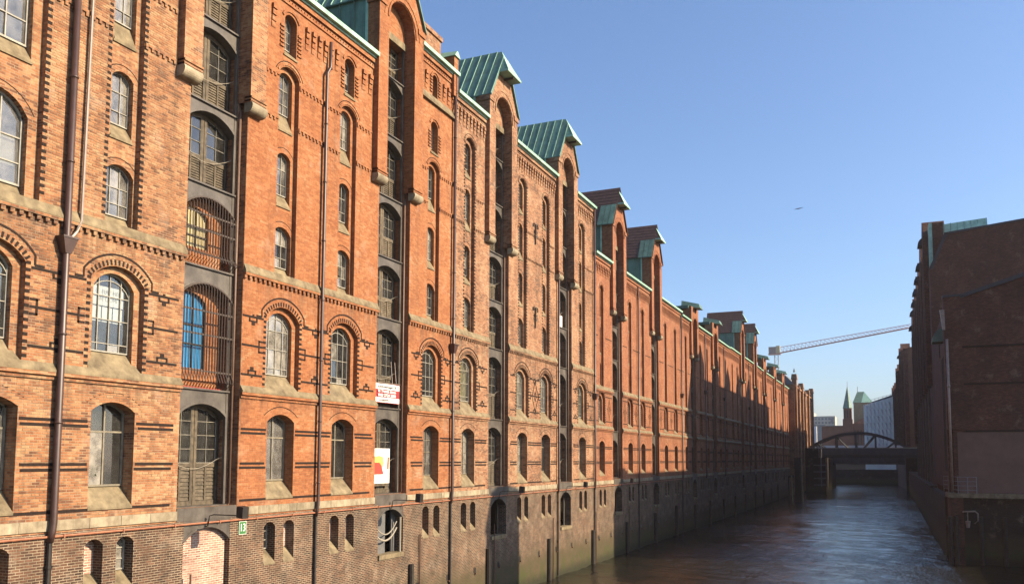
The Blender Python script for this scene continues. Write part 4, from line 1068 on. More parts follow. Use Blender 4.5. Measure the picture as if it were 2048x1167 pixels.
for tx, z, sz, mt, sx in (('Sonfichmmagni CR', .29, .18, 'ink', 1.0), ('In Trends Ideen', .06, .20, 'white_print', 1.0), ('040/ 3720 3880', -.14, .20, 'white_print', 1.0), ('a.ch&som.-------', -.355, .18, 'ink', 1.0)):
    link('lettering', text_mesh(tx, sz, mt, .003, .003, 1.25), cl, L0+Vector((.055, 0, z)))
m = MB(); m.tube([(.02, -1.2, .45), (.02, 1.24, .50)], .02, 6)
for u in (.55, .9): m.tube([(.0, u, .45), (-.1, u-.02, 1.6)], .018, 5)
link('hanging_rail', m.mesh('hanging_rail', 'pipe_pale'), t, L0)

t = thing('poster_board', 'white poster board with a red and yellow picture in the hatch under the banner', 'poster', (XF-.62, 35.1, -1.0))
L0 = Vector((XF-.62, 35.0, -.38))
m = MB(); m.box(-.03, .0, -.95, 1.12, -.85, .85); bo = link('board', m.mesh('board', 'white_print'), t, L0)
m = MB(); m.poly([(.004, -.55, -.42), (.004, .60, -.42), (.004, .40, .0), (.004, .2, .16), (.004, -.3, .16), (.004, -.5, -.05)]); link('red_print', m.mesh('red_print', 'poster_red'), bo, L0)
m = MB(); m.poly([(.002, -.5, -.02), (.002, .48, -.1), (.002, .6, .12), (.002, .55, .42), (.002, .2, .5), (.002, -.3, .45), (.002, -.55, .2)]); link('yellow_print', m.mesh('yellow_print', 'poster_yellow'), bo, L0)
m = MB(); m.poly([(.003, .88, -.2), (.003, 1.06, -.15), (.003, 1.09, .42), (.003, .92, .45)]); link('brown_print', m.mesh('brown_print', 'poster_brown'), bo, L0)
m = MB(); m.poly([(.003, .72, -.3), (.003, .78, -.3), (.003, .74, .3)]); m.poly([(.003, .1, .56), (.003, .16, .56), (.003, .13, .74)]); link('grey_print', m.mesh('grey_print', 'ink_faint'), bo, L0)
m = MB(); m.box(-.08, .06, -1.1, 1.0, -.98, -.86); link('batten', m.mesh('batten', 'wood_door'), t, L0)

t = thing('paper_notice', 'white paper notice with faint hand lettering inside the arched window beside the first downpipe', 'notice', (XF-.44, 18.9, 4.6))
L0 = Vector((XF-.445, 19.0, 4.9))
m = MB()
for a, b in ((-.62, -.18), (-.17, .23), (.24, .62)):
    m.poly([(0, a, -.10), (0, b, -.10), (0, b, .52), (0, a, .52)]); m.poly([(.002, a, -.62), (.002, b-.03, -.62), (.002, b-.03, -.14), (.002, a, -.14)])
link('sheet', m.mesh('sheet', 'white_print'), t, L0)
for tx, z in (('BE FERT MEN', .34), ('FE·LI UMI', .10)): link('lettering', text_mesh(tx, .17, 'ink_faint', .001, 0, 1.), t, L0+Vector((.006, .05, z)))
t = thing('white_panel', 'plain white panel standing in a dark hatch of the weathered warehouse', 'panel', (XF-.6, 59.4, 10.0))
m = MB(); m.box(-.62, -.56, 58.4, 60.35, 10.02, 10.95); link('board', m.mesh('board', 'white_print'), t, (XF, 0, 0))
def pot_plant(u, z, label):
    t = thing('pot_plant', label, 'plant', (XF-.62, u, z)); r = random.Random(int(u*10))
    m = MB(); m.tube([(0, 0, 0), (0, 0, .16)], [.07, .09], 8); link('pot', m.mesh('pot', 'iron_rust'), t, (XF-.62, u, z))
    m = MB()
    for k in range(46):
        a = r.random()*6.28; h = .18+r.random()*.42; d = .06+r.random()*.26; p = Vector((cos(a)*d*.5, sin(a)*d, h)); q = Vector((r.uniform(-.1, .1), r.uniform(-.12, .12), r.uniform(-.02, .12))); s = Vector((r.uniform(-.04, .04), r.uniform(-.04, .04), r.uniform(.02, .06)))
        m.poly([p, p+q*.5+s, p+q, p+q*.5-s])
    link('leaves', m.mesh('leaves', 'leaf'), t, (XF-.62, u, z))
pot_plant(26.9, 3.36, 'leafy pot plant behind the arched window left of the long downpipe')
pot_plant(18.75, -.80, 'small palm-like pot plant behind the tall window above the paired quay openings')

# ------------------------------------------------------------------ right bank
R = thing('shaded_gabled_warehouse', 'tall dark brick warehouse in shade along the right bank, its bare gable wall facing us', 'warehouse', (10, 110, -3))
X0, Y0, Y1 = 4.85, 110., 183.
m = MB(); pr = [(X0, -9.6), (20, -9.6), (20, 28.0), (6.75, 26.7), (X0, 22.8)]
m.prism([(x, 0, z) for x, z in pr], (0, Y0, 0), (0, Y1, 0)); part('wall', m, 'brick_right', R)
m = MB(); m.hexa([(6.6, Y0-.12, 26.5), (20, Y0-.12, 27.8), (20, Y0+1, 27.8), (6.6, Y0+1, 26.5)], [(6.6, Y0-.12, 26.75), (20, Y0-.12, 28.05), (20, Y0+1, 28.05), (6.6, Y0+1, 26.75)])
m.hexa([(X0-.05, Y0-.12, 22.5), (X0+.3, Y0-.12, 22.5), (X0+.3, Y0+1, 22.5), (X0-.05, Y0+1, 22.5)], [(6.55, Y0-.12, 26.75), (6.9, Y0-.12, 26.75), (6.9, Y0+1, 26.75), (6.55, Y0+1, 26.75)]); part('gable_coping', m, 'hood_dark', R)
m = MB(); m.box(5.35, 6.5, Y0+1.2, Y0+3.2, 22.5, 28.35); part('chimney', m, 'brick_right', R)
m = MB(); m.box(4.95, 5.30, Y0+.9, Y0+4.2, 21.5, 28.3); part('dormer_cheek', m, 'copper_pale', R)
m = MB(); m.hexa([(6.5, Y0+1.5, 25.8), (11.2, Y0+1.5, 26.4), (11.2, Y0+7, 26.4), (6.5, Y0+7, 25.8)], [(6.5, Y0+2.2, 28.3), (11.2, Y0+2.2, 28.6), (11.2, Y0+6, 28.6), (6.5, Y0+6, 28.3)])
rf = part('roof', m, 'copper_pale', R)
for k in range(7):
    m = MB(); x = 6.6+k*.72; m.hexa([(x, Y0+1.46, 25.75), (x+.05, Y0+1.46, 25.75), (x+.05, Y0+1.52, 25.75), (x, Y0+1.52, 25.75)], [(x, Y0+2.16, 28.45), (x+.05, Y0+2.16, 28.45), (x+.05, Y0+2.24, 28.45), (x, Y0+2.24, 28.45)]); part('standing_seam', m, 'copper', rf)
def bay(Rp, y, xf, z0, z1, hood=True, ww=3.6):
    m = MB()
    for s in (-1, 1): m.box(xf-.55, xf+.1, y+s*ww/2-.5, y+s*ww/2+.5, z0, z1-3)
    m.box(xf-.5, xf+2, y-ww/2-.5, y+ww/2+.5, z1-3, z1-1.2); m.prism([(xf-.5, y-ww/2-.5, z1-1.2), (xf-.5, y+ww/2+.5, z1-1.2), (xf-.5, y, z1+1.2)], (0, 0, 0), (2.5, 0, 0))
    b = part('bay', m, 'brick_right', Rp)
    if hood:
        h = MB(); n = 6
        prf = [(xf-.3, z1-.9)]+[(xf-.3-.75*sin(t), z1-1.9+1.0*cos(t)) for t in [i*pi/2/n for i in range(1, n+1)]]+[(xf-.3, z1-1.9)]
        h.prism([(x, y-.9, z) for x, z in prf], (0, 0, 0), (0, 1.8, 0)); part('crane_hood', h, 'hood_dark', b)
    for k in range(6):
        d = MB(); zz = -2+k*3.6; d.box(xf-.02, xf+.01, y-1.2, y+1.2, zz, zz+2.6); part('hatch_door', d, 'wood_dark', b)
for i, y in enumerate((115.5, 126, 135.5, 145.5, 156, 166)): bay(R, y, X0, 9, 28.4 if i == 0 else 27.6)
for y in (121, 131, 140.5, 151, 161, 171, 180):
    for k in range(6):
        for dy in (-1.4, 1.4):
            d = MB(); d.box(X0-.03, X0-.02, y+dy-.45, y+dy+.45, -1.5+k*3.6, .7+k*3.6); part('window', d, 'glass_far', R)
    m = MB(); m.box(X0-.22, X0, y-.12, y+.12, -8, 22); part('downpipe', m, 'pipe_brown', R)
bay(R, 177, X0, 3, 26.5, True, 4.2)
m = MB(); m.box(7.3, 20, 183, 247, -9.6, 23.0); part('rear_wing', m, 'brick_right', R)
for y in (192, 204, 216, 228, 240): bay(R, y, 7.3, 3, 23.4, False, 4.2)
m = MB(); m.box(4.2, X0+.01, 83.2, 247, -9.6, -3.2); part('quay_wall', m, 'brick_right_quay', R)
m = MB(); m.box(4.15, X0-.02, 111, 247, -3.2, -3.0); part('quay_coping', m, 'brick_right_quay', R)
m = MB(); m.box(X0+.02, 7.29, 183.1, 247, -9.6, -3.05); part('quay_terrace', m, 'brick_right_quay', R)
R2 = thing('bending_warehouse', 'dark far warehouse of the right row that bends towards the bridge', 'warehouse', (4, 270, -3))
xq = lambda y: 4.1-(y-262)*.0345
for ya, yb, zt in ((262, 285, 31.5), (285, 312, 28.0), (312, 345, 24.5)):
    m = MB(); m.hexa([(xq(ya), ya, -9.6), (20, ya, -9.6), (20, yb, -9.6), (xq(yb), yb, -9.6)], [(xq(ya), ya, zt), (20, ya, zt), (20, yb, zt), (xq(yb), yb, zt)]); part('wall', m, 'brick_right', R2)
m = MB(); m.box(5.2, 7.4, 261.4, 261.99, -3, 31.8); part('pilaster', m, plain('brick_sun_painted', (.16, .08, .05), .9, .3, 1.), R2)  # lighter brick tone paints sunlight onto this strip
for y, zt in ((267, 32.3), (278, 32.3), (291, 28.8), (303, 28.8), (317, 25.2), (328, 25.2), (339, 25.2)): bay(R2, y, xq(y), 3, zt, y < 300, 4.2)

A = thing('shaded_annex', 'lower dark brick annex with a pale stone ledge at the right edge', 'warehouse', (10, 80, -3))
Y0 = 80.
m = MB(); pr = [(4.85, -2.7), (18, -2.7), (18, 17.2), (10.4, 15.25), (5.65, 13.75), (4.85, 13.75)]
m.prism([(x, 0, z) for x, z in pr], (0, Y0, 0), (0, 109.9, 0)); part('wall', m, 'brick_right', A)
m = MB(); m.box(4.45, 5.75, Y0-.22, Y0+.6, 2.6, 13.8); m.box(4.45, 4.84, Y0+.6, Y0+1.6, -2.7, 13.8); part('pilaster', m, 'brick_right', A)
for z in (9.6, 6.45, 2.5):
    m = MB(); m.box(5.76, 18, Y0-.06, Y0, z-.16, z+.0); part('string_course', m, 'brick_dark', A)
m = MB(); m.hexa([(5.6, Y0-.18, 13.62), (10.4, Y0-.18, 15.12), (10.4, Y0+.4, 15.12), (5.6, Y0+.4, 13.62)], [(5.6, Y0-.18, 13.95), (10.4, Y0-.18, 15.45), (10.4, Y0+.4, 15.45), (5.6, Y0+.4, 13.95)])
m.hexa([(10.4, Y0-.18, 15.12), (18, Y0-.18, 17.07), (18, Y0+.4, 17.07), (10.4, Y0+.4, 15.12)], [(10.4, Y0-.18, 15.45), (18, Y0-.18, 17.4), (18, Y0+.4, 17.4), (10.4, Y0+.4, 15.45)])
m.box(4.4, 5.8, Y0-.3, Y0+.8, 13.8, 14.0); part('coping', m, 'hood_dark', A)
m = MB(); m.poly([(5.15, Y0-.03, -2.7), (18, Y0-.03, -2.7), (18, Y0-.03, 2.34), (5.15, Y0-.03, 2.34)]); part('rendered_panel', m, plain('render_panel', (.21, .125, .10), .9, .25, .8), A)
for k in range(5):
    m = MB(); m.box(4.6, 4.84, 83.0+k*1.3, 83.5+k*1.3, -1, 9.4); part('window_slat', m, 'wood_dark', A)
m = MB(); m.tube([(4.62, Y0-.35, -2.6), (4.62, Y0-.35, 10.2)], .10, 8); m.tube([(4.62, Y0-.35, 6.1), (4.62, Y0-.35, 6.35)], .13, 8); part('downpipe', m, 'pipe_pale', A, None, True)
m = MB(); m.hexa([(4.32, Y0-.5, 11.0), (4.52, Y0-.5, 11.0), (4.52, Y0-.25, 11.0), (4.32, Y0-.25, 11.0)], [(4.15, Y0-.6, 12.7), (4.5, Y0-.6, 12.7), (4.5, Y0-.2, 12.7), (4.15, Y0-.2, 12.7)]); part('rainwater_head', m, 'pipe_pale', A)
m = MB(); n = 8; prf = [(4.85, 11.9)]+[(4.85-1.15*sin(t), 10.6+1.3*cos(t)) for t in [i*pi/2/n for i in range(1, n+1)]]+[(4.85, 10.6)]
m.prism([(x, 84.2, z) for x, z in prf], (0, 0, 0), (0, 1.9, 0)); part('crane_hood', m, 'copper', A)
m = MB(); m.tube([(4.3, 85.1, 10.6), (4.3, 85.1, 9.6), (4.32, 85.1, 9.2)], .05, 6); part('crane_hook', m, 'iron_dark', A)
xs = [4.95+i*1.32 for i in range(11)]
for a, b in zip(xs, xs[1:]):
    m = MB(); m.box(a+.01, b-.01, Y0-1.1, Y0-.05, -3.08+random.uniform(-.01, .01), -2.72); part('ledge_stone', m, 'stone', A)
m = MB(); m.box(4.25, 4.94, Y0-1.1, Y0+3.2, -3.08, -2.73); part('ledge_stone', m, 'stone', A)
for k in range(0):
    m = MB(); m.hexa([(4.05+.3*k, Y0+3.0-1.35*k, -3.06), (4.35+.3*k, Y0+1.65-1.35*k, -3.06), (5.2, Y0+1.65-1.35*k, -3.06), (5.2, Y0+3.0-1.35*k, -3.06)], [(4.05+.3*k, Y0+3.0-1.35*k, -2.74), (4.35+.3*k, Y0+1.65-1.35*k, -2.74), (5.2, Y0+1.65-1.35*k, -2.74), (5.2, Y0+3.0-1.35*k, -2.74)]); part('ledge_stone', m, 'stone', A)
m = MB(); m.box(4.4, 5.35, Y0-1.0, Y0+3, -9.6, -3.1); part('quay_corner', m, 'brick_right', A)
m = MB(); m.box(5.35, 18, Y0-.4, Y0+1, -9.6, -3.1); part('quay_wall', m, 'brick_right_quay', A)
for u, y in ((4.3, Y0-1.15), (4.75, Y0-1.15), (6.6, Y0-.6), (8.3, Y0-.6), (10., Y0-.6)):
    m = MB(); m.tube([(u, y, -9.6), (u, y, -4.6)], .17, 8); part('fender_timber', m, 'wood_dark', A)
t = thing('ledge_railing', 'small grey metal railing on the corner of the pale stone ledge', 'railing', (5.2, Y0-.8, -2.72))
pts = [(4.15, Y0+2.9), (4.42, Y0+1.6), (4.72, Y0+.3), (5.0, Y0-1.0), (5.7, Y0-1.0), (6.35, Y0-1.0)]
for x, y in pts:
    m = MB(); m.tube([(x, y, -2.72), (x, y, -1.35)], .03, 6); part('post', m, 'crane_grey', t)
for z in (-1.38, -1.75, -2.1, -2.45):
    m = MB(); m.tube([(x, y, z) for x, y in pts], .02, 5); part('rail', m, 'crane_grey', t)
t = thing('wall_lantern', 'pale bent lamp bracket on the dark quay wall under the stone ledge', 'lamp', (5.5, Y0-1.1, -4.4))
m = MB(); m.tube([(5.3, Y0-.9, -4.25), (5.3, Y0-1.25, -4.2), (6.15, Y0-1.25, -4.15), (6.35, Y0-1.2, -4.35), (6.35, Y0-1.2, -4.9), (6.1, Y0-1.15, -5.15)], .07, 6); part('bracket', m, 'pipe_pale', t, None, True)
m = MB(); m.tube([(5.6, Y0-1.25, -4.95), (5.6, Y0-1.25, -5.5)], [.20, .12], 8); m.tube([(5.6, Y0-1.25, -4.95), (5.6, Y0-1.25, -4.2)], .03, 5); part('lamp_head', m, 'pipe_pale', t)
T = thing('brick_tower', 'slim brick tower beyond the right edge of the view that shades the quay wall', 'tower', (10, 56, -3))
m = MB(); m.box(8.5, 12.5, 53.3, 57.4, -9.6, 14.9); part('wall', m, 'brick_right', T)
m = MB(); m.hexa([(8.3, 53.1, 14.9), (12.7, 53.1, 14.9), (12.7, 57.6, 14.9), (8.3, 57.6, 14.9)], [(9.8, 54.6, 16.2), (11.2, 54.6, 16.2), (11.2, 56, 16.2), (9.8, 56, 16.2)]); part('roof', m, 'copper', T)

m = MB(); m.box(16, 60, -20, 79.4, -10.4, -2.9); struct('right_quay', m, 'lead')

# ------------------------------------------------------------------ far end of the left bank
E_ = thing('turreted_warehouse', 'sunlit brick warehouse with small turrets closing the left row', 'warehouse', (-22, 235, -3))
XE = -20.9
m = MB(); m.box(XE-9, XE, 213.3, 264, -9.6, 18.2); part('wall', m, 'brick_brown', E_)
for i, (y, h) in enumerate(((214.5, 20.9), (222, 18.6), (231, 20.0), (238, 18.4), (249, 19.6), (262, 21.0))):
    m = MB(); m.box(XE-.5, XE+.55, y-.9, y+.9, -8, h-1.5); m.hexa([(XE-.7, y-1.1, h-1.5), (XE+.7, y-1.1, h-1.5), (XE+.7, y+1.1, h-1.5), (XE-.7, y+1.1, h-1.5)], [(XE-.55, y-.8, h-.2), (XE+.55, y-.8, h-.2), (XE+.55, y+.8, h-.2), (XE-.55, y+.8, h-.2)])
    b = part('turret', m, 'brick_brown', E_)
    if i % 3 == 0: m = MB(); m.tube([(XE, y, h+.3), (XE, y, h+1.2)], [.3, .08], 6); part('finial', m, 'lead', b)
for y in range(218, 262, 4):
    for k in range(6):
        m = MB(); m.box(XE, XE+.02, y-.4, y+.4, -1.5+k*3.2, .6+k*3.2); part('window', m, 'glass_far', E_)
m = MB(); m.box(XE-9, XE+.3, 213.2, 264, 17.6, 18.0); part('cornice', m, 'brick_brown', E_)
m = MB(); m.hexa([(XE-9, 213, 18.2), (XE, 213, 18.2), (XE, 264, 18.2), (XE-9, 264, 18.2)], [(XE-9, 214, 21.5), (XE-3, 214, 21.5), (XE-3, 263, 21.5), (XE-9, 263, 21.5)]); part('roof', m, 'lead', E_)
D = thing('fender_dolphin', 'brown boarded mooring pier with two pale edge posts standing in the water', 'pier', (-17.4, 182, WZ))
m = MB()
for k in range(6): m.box(-18.05+.2*k, -17.87+.2*k, 181.4, 182.8, -9.6, .3+.05*(k % 2))
part('boarding', m, 'wood_dark', D)
m = MB(); m.box(-18.2, -16.75, 181.6, 182.6, .2, .45); part('cap', m, 'iron_rust', D)
for x, zt in ((-18.5, -3.2), (-16.55, .2)):
    m = MB(); m.tube([(x, 181.6, -9.6), (x-.15 if x > -17 else x-.2, 182, zt)], .14, 8); part('edge_post', m, plain('post_sun_painted', (.50, .42, .24), .7, .3, 2.), D)  # pale yellow tone with the sunlight on the posts put into it
m = MB(); m.box(-19.4, -18.3, 182, 183, -3.6, -3.3); m.box(-19.4, -19.2, 182, 183, -9.6, -3.3); part('landing', m, 'wood_dark', D)

# ------------------------------------------------------------------ bridges
BZ = lambda x: 7.3-(x+8.3)**2*.0262
def arch_bridge():
    B = thing('arched_truss_bridge', 'dark steel truss bridge with a shallow arch across the end of the canal', 'bridge', (-8, 250, 1))
    for y in (248.5, 255.5):
        xs = [-23.3+31.0*i/28 for i in range(29)]
        m = MB()
        for a, b in zip(xs, xs[1:]): m.hexa([(a, y-.3, BZ(a)-.34), (b, y-.3, BZ(b)-.34), (b, y+.3, BZ(b)-.34), (a, y+.3, BZ(a)-.34)], [(a, y-.3, BZ(a)+.34), (b, y-.3, BZ(b)+.34), (b, y+.3, BZ(b)+.34), (a, y+.3, BZ(a)+.34)])
        part('arch_chord', m, 'bridge_steel', B)
        m = MB(); m.box(-24, 8.5, y-.35, y+.35, .55, 1.35); part('bottom_chord', m, 'bridge_steel', B)
        ps = [-18.6, -13.7, -8.6, -3.7, 1.3, 5.2]
        for x in ps:
            m = MB(); m.box(x-.2, x+.2, y-.2, y+.2, 1.3, BZ(x)); part('truss_post', m, 'bridge_steel', B)
        for a, za, b, zb in ((-13.7, 1, -9.0, 0), (-3.7, 1, -8.2, 0), (1.3, 1, -3.4, 0), (-18.6, 1, -14, 0)):
            m = MB(); p = Vector((a, y, BZ(a))); q = Vector((b, y, 1.3)); m.tube([p, q], .22, 5); part('diagonal', m, 'bridge_steel', B)
    m = MB(); m.box(-24, 8.5, 248.9, 255.1, .95, 1.25); part('deck', m, 'bridge_grey', B)
    for y in (247.7, 256.3):
        m = MB(); m.box(-24, 8.5, y-.05, y+.05, 1.3, 3.1); part('parapet', m, 'bridge_grey', B)
        m = MB(); m.tube([(-24, y, 3.2), (8.5, y, 3.2)], .09, 5); part('handrail', m, 'crane_grey', B)
arch_bridge()
B2_ = thing('low_girder_bridge', 'grey plate girder bridge running below and behind the arched bridge', 'bridge', (-8, 268, -1))
m = MB(); m.box(-24, 8.5, 266, 266.4, -1.2, .7); m.box(-24, 8.5, 273, 273.4, -1.2, .7); part('girder', m, 'bridge_grey', B2_)
m = MB(); m.box(-24, 8.5, 266.4, 273, -.1, .2); part('deck', m, 'bridge_steel', B2_)
m = MB()
for k in range(13): m.box(-23+2.5*k, -22.85+2.5*k, 265.9, 266, -1.2, .7)
m.box(-24, 8.5, 265.8, 266, -1.3, -1.15); part('stiffener', m, 'bridge_steel', B2_)
m = MB(); m.box(-24, 8.5, 274, 274.2, 3.3, 4.3); part('white_railing', m, 'white_paint', B2_)
P = thing('bridge_abutment', 'dark masonry bridge abutment with stepped ledges at the left bank', 'abutment', (-18, 240, -3))
m = MB(); m.box(-22, -15.6, 234, 280, -9.6, .5); m.box(-22, -17.2, 233, 247, .5, 3.0); part('masonry', m, 'brick_right_quay', P)
for k in range(4):
    m = MB(); m.box(-18.5, -15.3, 233.6, 234, -1.6-1.7*k, -1.25-1.7*k); part('ledge', m, 'lead', P)
m = MB(); m.tube([(-16.6, 233.4, -7), (-16.6, 233.4, 3.6)], .12, 6); part('mast', m, 'crane_grey', P)
FQ = thing('far_quay_wall', 'dark low quay wall seen under the bridges', 'wall', (-4, 322, -6))
m = MB(); m.box(-30, 3, 321, 326, -9.6, -3.4); part('masonry', m, 'brick_right_quay', FQ)
Q = thing('right_abutment', 'dark masonry bridge abutment at the right bank', 'abutment', (4, 250, -3))
m = MB(); m.box(3.6, 9, 247.2, 282, -9.6, .5); part('masonry', m, 'brick_right_quay', Q)

# ------------------------------------------------------------------ what stands beyond the bridges
m = MB(); m.box(-400, 400, 400, 1500, -10, -1.5); struct('far_bank', m, 'mud')
N_ = thing('netted_building', 'building wrapped in pale scaffold netting beside the dark right row', 'building', (-3, 335, 0))
pr = [(-8.4, 330), (1.4, 330), (3.2, 338), (3.2, 360), (-8.4, 360)]
m = MB(); m.hexa([(-8.4, 330, -9), (1.6, 330, -9), (1.6, 372, -9), (-8.4, 372, -9)], [(-8.4, 330, 19.6), (1.6, 330, 22.6), (1.6, 372, 22.6), (-8.4, 372, 19.6)]); part('wall', m, 'netting', N_)
for i in range(8):
    a, b = -8.5+1.27*i, -8.5+1.27*(i+1)
    for j in range(9):
        z0, z1 = -1.5+2.45*j, -1.5+2.45*(j+1); z1 = min(z1, 19.6+(i+.5)*.38); z0 = min(z0, z1-.3); d = random.uniform(.05, .35)
        m = MB(); m.poly([(a, 329.9-d*.3, z0), (b, 329.9-random.uniform(.0, .2), z0), (b, 329.9-random.uniform(.0, .2), z1), ((a+b)/2, 329.7-d, z1), (a, 329.9-random.uniform(.0, .2), z1)]); part('net_sheet', m, 'netting', N_)
m = MB(); m.hexa([(-6, 332, 20.5), (3, 332, 23.2), (3, 345, 23.2), (-6, 345, 20.5)], [(-6, 332, 20.9), (3, 332, 24.0), (3, 345, 24.0), (-6, 345, 20.9)]); part('roof', m, 'lead', N_)
m = MB()
for k in range(7):
    x = -6+k*1.3; m.tube([(x, 331, 20.4+.35*k), (x, 331, 21.8+.35*k)], .06, 4)
m.tube([(-6, 331, 21.6), (2, 331, 23.8)], .06, 4); part('scaffold_rail', m, 'crane_grey', N_)
m = MB(); m.box(1.65, 2.6, 329, 331, -9, 23.0); part('stair_tower', m, 'office_glass', N_)
K = thing('spired_tower', 'brick tower with a pointed green copper spire above the bridge', 'tower', (-18.2, 432, 0))
m = MB(); m.box(-20.4, -16.1, 430, 436, -9, 19.3); m.box(-20.0, -16.4, 430.3, 435.7, 19.3, 24.5); part('wall', m, 'far_brick', K)
for x in (-19.4, -18.2, -17.0):
    m = MB(); m.box(x-.3, x+.3, 430.25, 430.3, 20, 23.6); part('window', m, 'interior', K)
m = MB(); n = 8; apex = (-18.1, 433, 35.5); ring = [(-18.2+2.3*cos(2*pi*k/n+pi/8), 433+3*sin(2*pi*k/n+pi/8), 24.4) for k in range(n)]
for k in range(n): m.poly([ring[k], ring[(k+1) % n], apex])
sp = part('spire', m, 'copper', K); m = MB(); m.tube([(-18.1, 433, 35), (-18.1, 433, 37.4)], .08, 4); part('finial', m, 'lead', sp)
m = MB(); m.box(-16.1, -8.2, 431, 460, -9, 17); m.hexa([(-16.1, 431, 17), (-8.2, 431, 17), (-8.2, 460, 17), (-16.1, 460, 17)], [(-15.6, 433, 17.2), (-9, 433, 21.2), (-9, 458, 21.2), (-15.6, 458, 17.2)]); part('nave', m, 'far_brick', K)
for k in range(5):
    m = MB(); x = -15.2+k*1.4; m.box(x-.35, x+.35, 430.95, 431, 6, 14); part('window', m, 'interior', K)
H = thing('copper_roofed_hall', 'tan hall with a steep green copper hipped roof behind the spire', 'building', (-12, 452, 0))
m = MB(); m.box(-16.2, -7.5, 450, 462, -9, 28.2); part('wall', m, 'far_tan', H)
m = MB(); m.hexa([(-16.5, 449.7, 28.2), (-7.3, 449.7, 28.2), (-7.3, 462.3, 28.2), (-16.5, 462.3, 28.2)], [(-14.5, 455, 33.9), (-11.3, 455, 33.9), (-11.3, 457, 33.9), (-14.5, 457, 33.9)]); r = part('roof', m, 'copper', H)
m = MB(); m.poly([(-7.29, 449.68, 28.22), (-11.28, 454.98, 33.92), (-12.6, 449.66, 28.22)]); part('roof_face', m, 'copper_pale', r)
m = MB(); m.tube([(-14.3, 456, 33.8), (-14.3, 456, 36.6)], .12, 4); part('finial', m, 'lead', r)
F = thing('pale_office_block', 'pale flat roofed office block far behind the bridge on the left', 'building', (-40, 600, 0))
m = MB(); m.box(-47, -33.2, 600, 620, -9, 29); m.box(-49.4, -46.6, 603, 622, -9, 31.6); part('wall', m, 'office_wall', F)
for j in range(5):
    for i in range(6):
        m = MB(); m.box(-46+2.15*i, -44.7+2.15*i, 599.95, 600, 26.5-2.6*j, 27.9-2.6*j); part('window', m, 'office_glass', F)
m = MB(); m.box(-36, -34.2, 599.7, 600, 24.3, 27.6); part('balcony', m, 'crane_grey', F)
m = MB(); m.box(-48, -38, 580, 590, -9, 22.5); part('glass_wing', m, 'office_glass', F)
LW = thing('low_brick_block', 'low brown brick block between the office block and the spired tower', 'building', (-28, 480, 0))
m = MB(); m.box(-33.4, -22.5, 480, 500, -9, 17.6); part('wall', m, 'far_brick', LW)
m = MB(); m.box(-33.8, -22.2, 479.6, 500.4, 17.6, 18.1); part('roof', m, 'lead', LW)
m = MB(); m.box(-36.5, -35.2, 470, 472, -9, 17.5); part('white_mast', m, 'white_paint', LW)
# tower crane
C_ = thing('tower_crane', 'white and red tower crane with a long jib behind the far roofs', 'crane', (-60.5, 520, 20))
def lattice(m, p, q, h, n, r=.16):
    p, q = Vector(p), Vector(q); upv = Vector((0, 0, 1)); sd = (q-p).cross(upv).normalized()*h*.35
    A0 = [p+(q-p)*i/n for i in range(n+1)]; hh = [h*(1-.45*i/n) for i in range(n+1)]
    m.tube([a+sd for a in A0], r, 4); m.tube([a-sd for a in A0], r, 4); T_ = [a+upv*k for a, k in zip(A0, hh)]; m.tube(T_, r, 4)
    for i in range(n):
        mid = (T_[i]+T_[i+1])/2
        for s in (sd, -sd): m.tube([A0[i]+s, T_[i]], r*.6, 3); m.tube([T_[i], A0[i+1]+s], r*.6, 3)
jm = MB(); lattice(jm, (-58.6, 520, 63.2), (12.5, 520, 74.2), 3.4, 34); part('jib', jm, 'crane_white', C_)
jm = MB(); lattice(jm, (-58.6, 520.2, 63.0), (12.5, 520.2, 74.0), .15, 34, .2); part('jib_chord', jm, 'crane_red', C_)
m = MB()
for dx, dy in ((-1, -1), (1, -1), (1, 1), (-1, 1)): m.tube([(-60.5+dx, 520+dy, -9), (-60.5+dx, 520+dy, 62)], .14, 4)
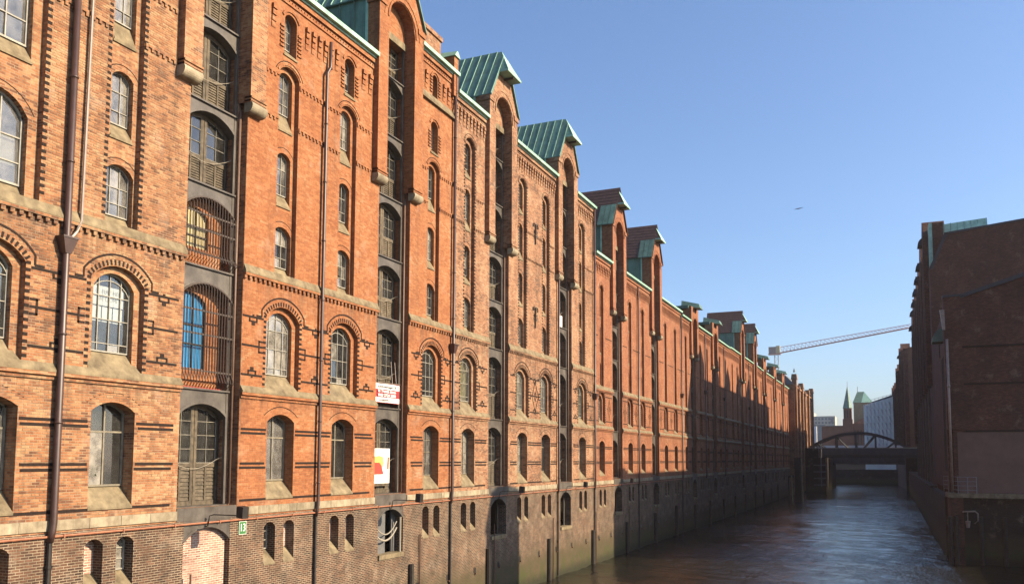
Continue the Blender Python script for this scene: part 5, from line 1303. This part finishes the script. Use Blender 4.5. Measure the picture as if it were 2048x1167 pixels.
for k in range(24):
    z = -8+3*k; m.tube([(-61.5, 519, z), (-59.5, 519, z+1.5), (-61.5, 519, z+3)], .09, 3)
part('mast', m, 'crane_grey', C_)
m = MB(); m.box(-60.6, -58.4, 518.5, 521.5, 62.8, 67.4); part('cab_frame', m, 'crane_yellow', C_)
m = MB(); m.box(-64.8, -60.7, 518.6, 521.4, 62.8, 66.9); part('counterweight', m, 'crane_grey', C_)
m = MB(); m.box(-65, -58, 518.6, 521.4, 62.2, 62.8); part('platform', m, 'crane_white', C_)
# bird
Bd = thing('flying_bird', 'small dark bird gliding in the open sky', 'bird', (-8, 90, 25.9))
m = MB(); m.tube([(-8.0, 89.8, 25.75), (-7.98, 89.95, 25.84), (-7.97, 90.1, 25.87), (-7.97, 90.25, 25.87)], [.015, .055, .07, .02], 6)
for s, dz, dx in ((-1, -.08, -.40), (1, .03, .44)):
    a = Vector((-7.97, 90.05, 25.88)); b = Vector((-7.97+dx*.5, 90.12, 25.90+dz*.3)); c2 = Vector((-7.97+dx, 89.95, 25.88+dz))
    for p, q, r0, r1 in ((a, b, .10, .08), (b, c2, .08, .02)):
        m.hexa([p+Vector((0, -r0, -.01)), q+Vector((0, -r1, -.01)), q+Vector((0, r1, -.01)), p+Vector((0, r0, -.01))], [p+Vector((0, -r0, .01)), q+Vector((0, -r1, .01)), q+Vector((0, r1, .01)), p+Vector((0, r0, .01))])
bo = link('body', m.mesh('body', 'feather', smooth=True), Bd, (0, 0, 0))

# ------------------------------------------------------------------ haze over the far end
hm = bpy.data.materials.new('haze'); hm.use_nodes = True; ht = hm.node_tree; ht.nodes.clear()
hv = ht.nodes.new('ShaderNodeVolumePrincipled'); hv.inputs['Color'].default_value = (1, .87, .88, 1); hv.inputs['Density'].default_value = .00018; hv.inputs['Anisotropy'].default_value = .2
hout = ht.nodes.new('ShaderNodeOutputMaterial'); ht.links.new(hv.outputs[0], hout.inputs['Volume'])
M['haze'] = hm
m = MB(); m.box(-3050, 3050, -3050, 5050, -11.5, 84); o = link('haze', m.mesh('haze', 'haze')); o['kind'] = 'stuff'
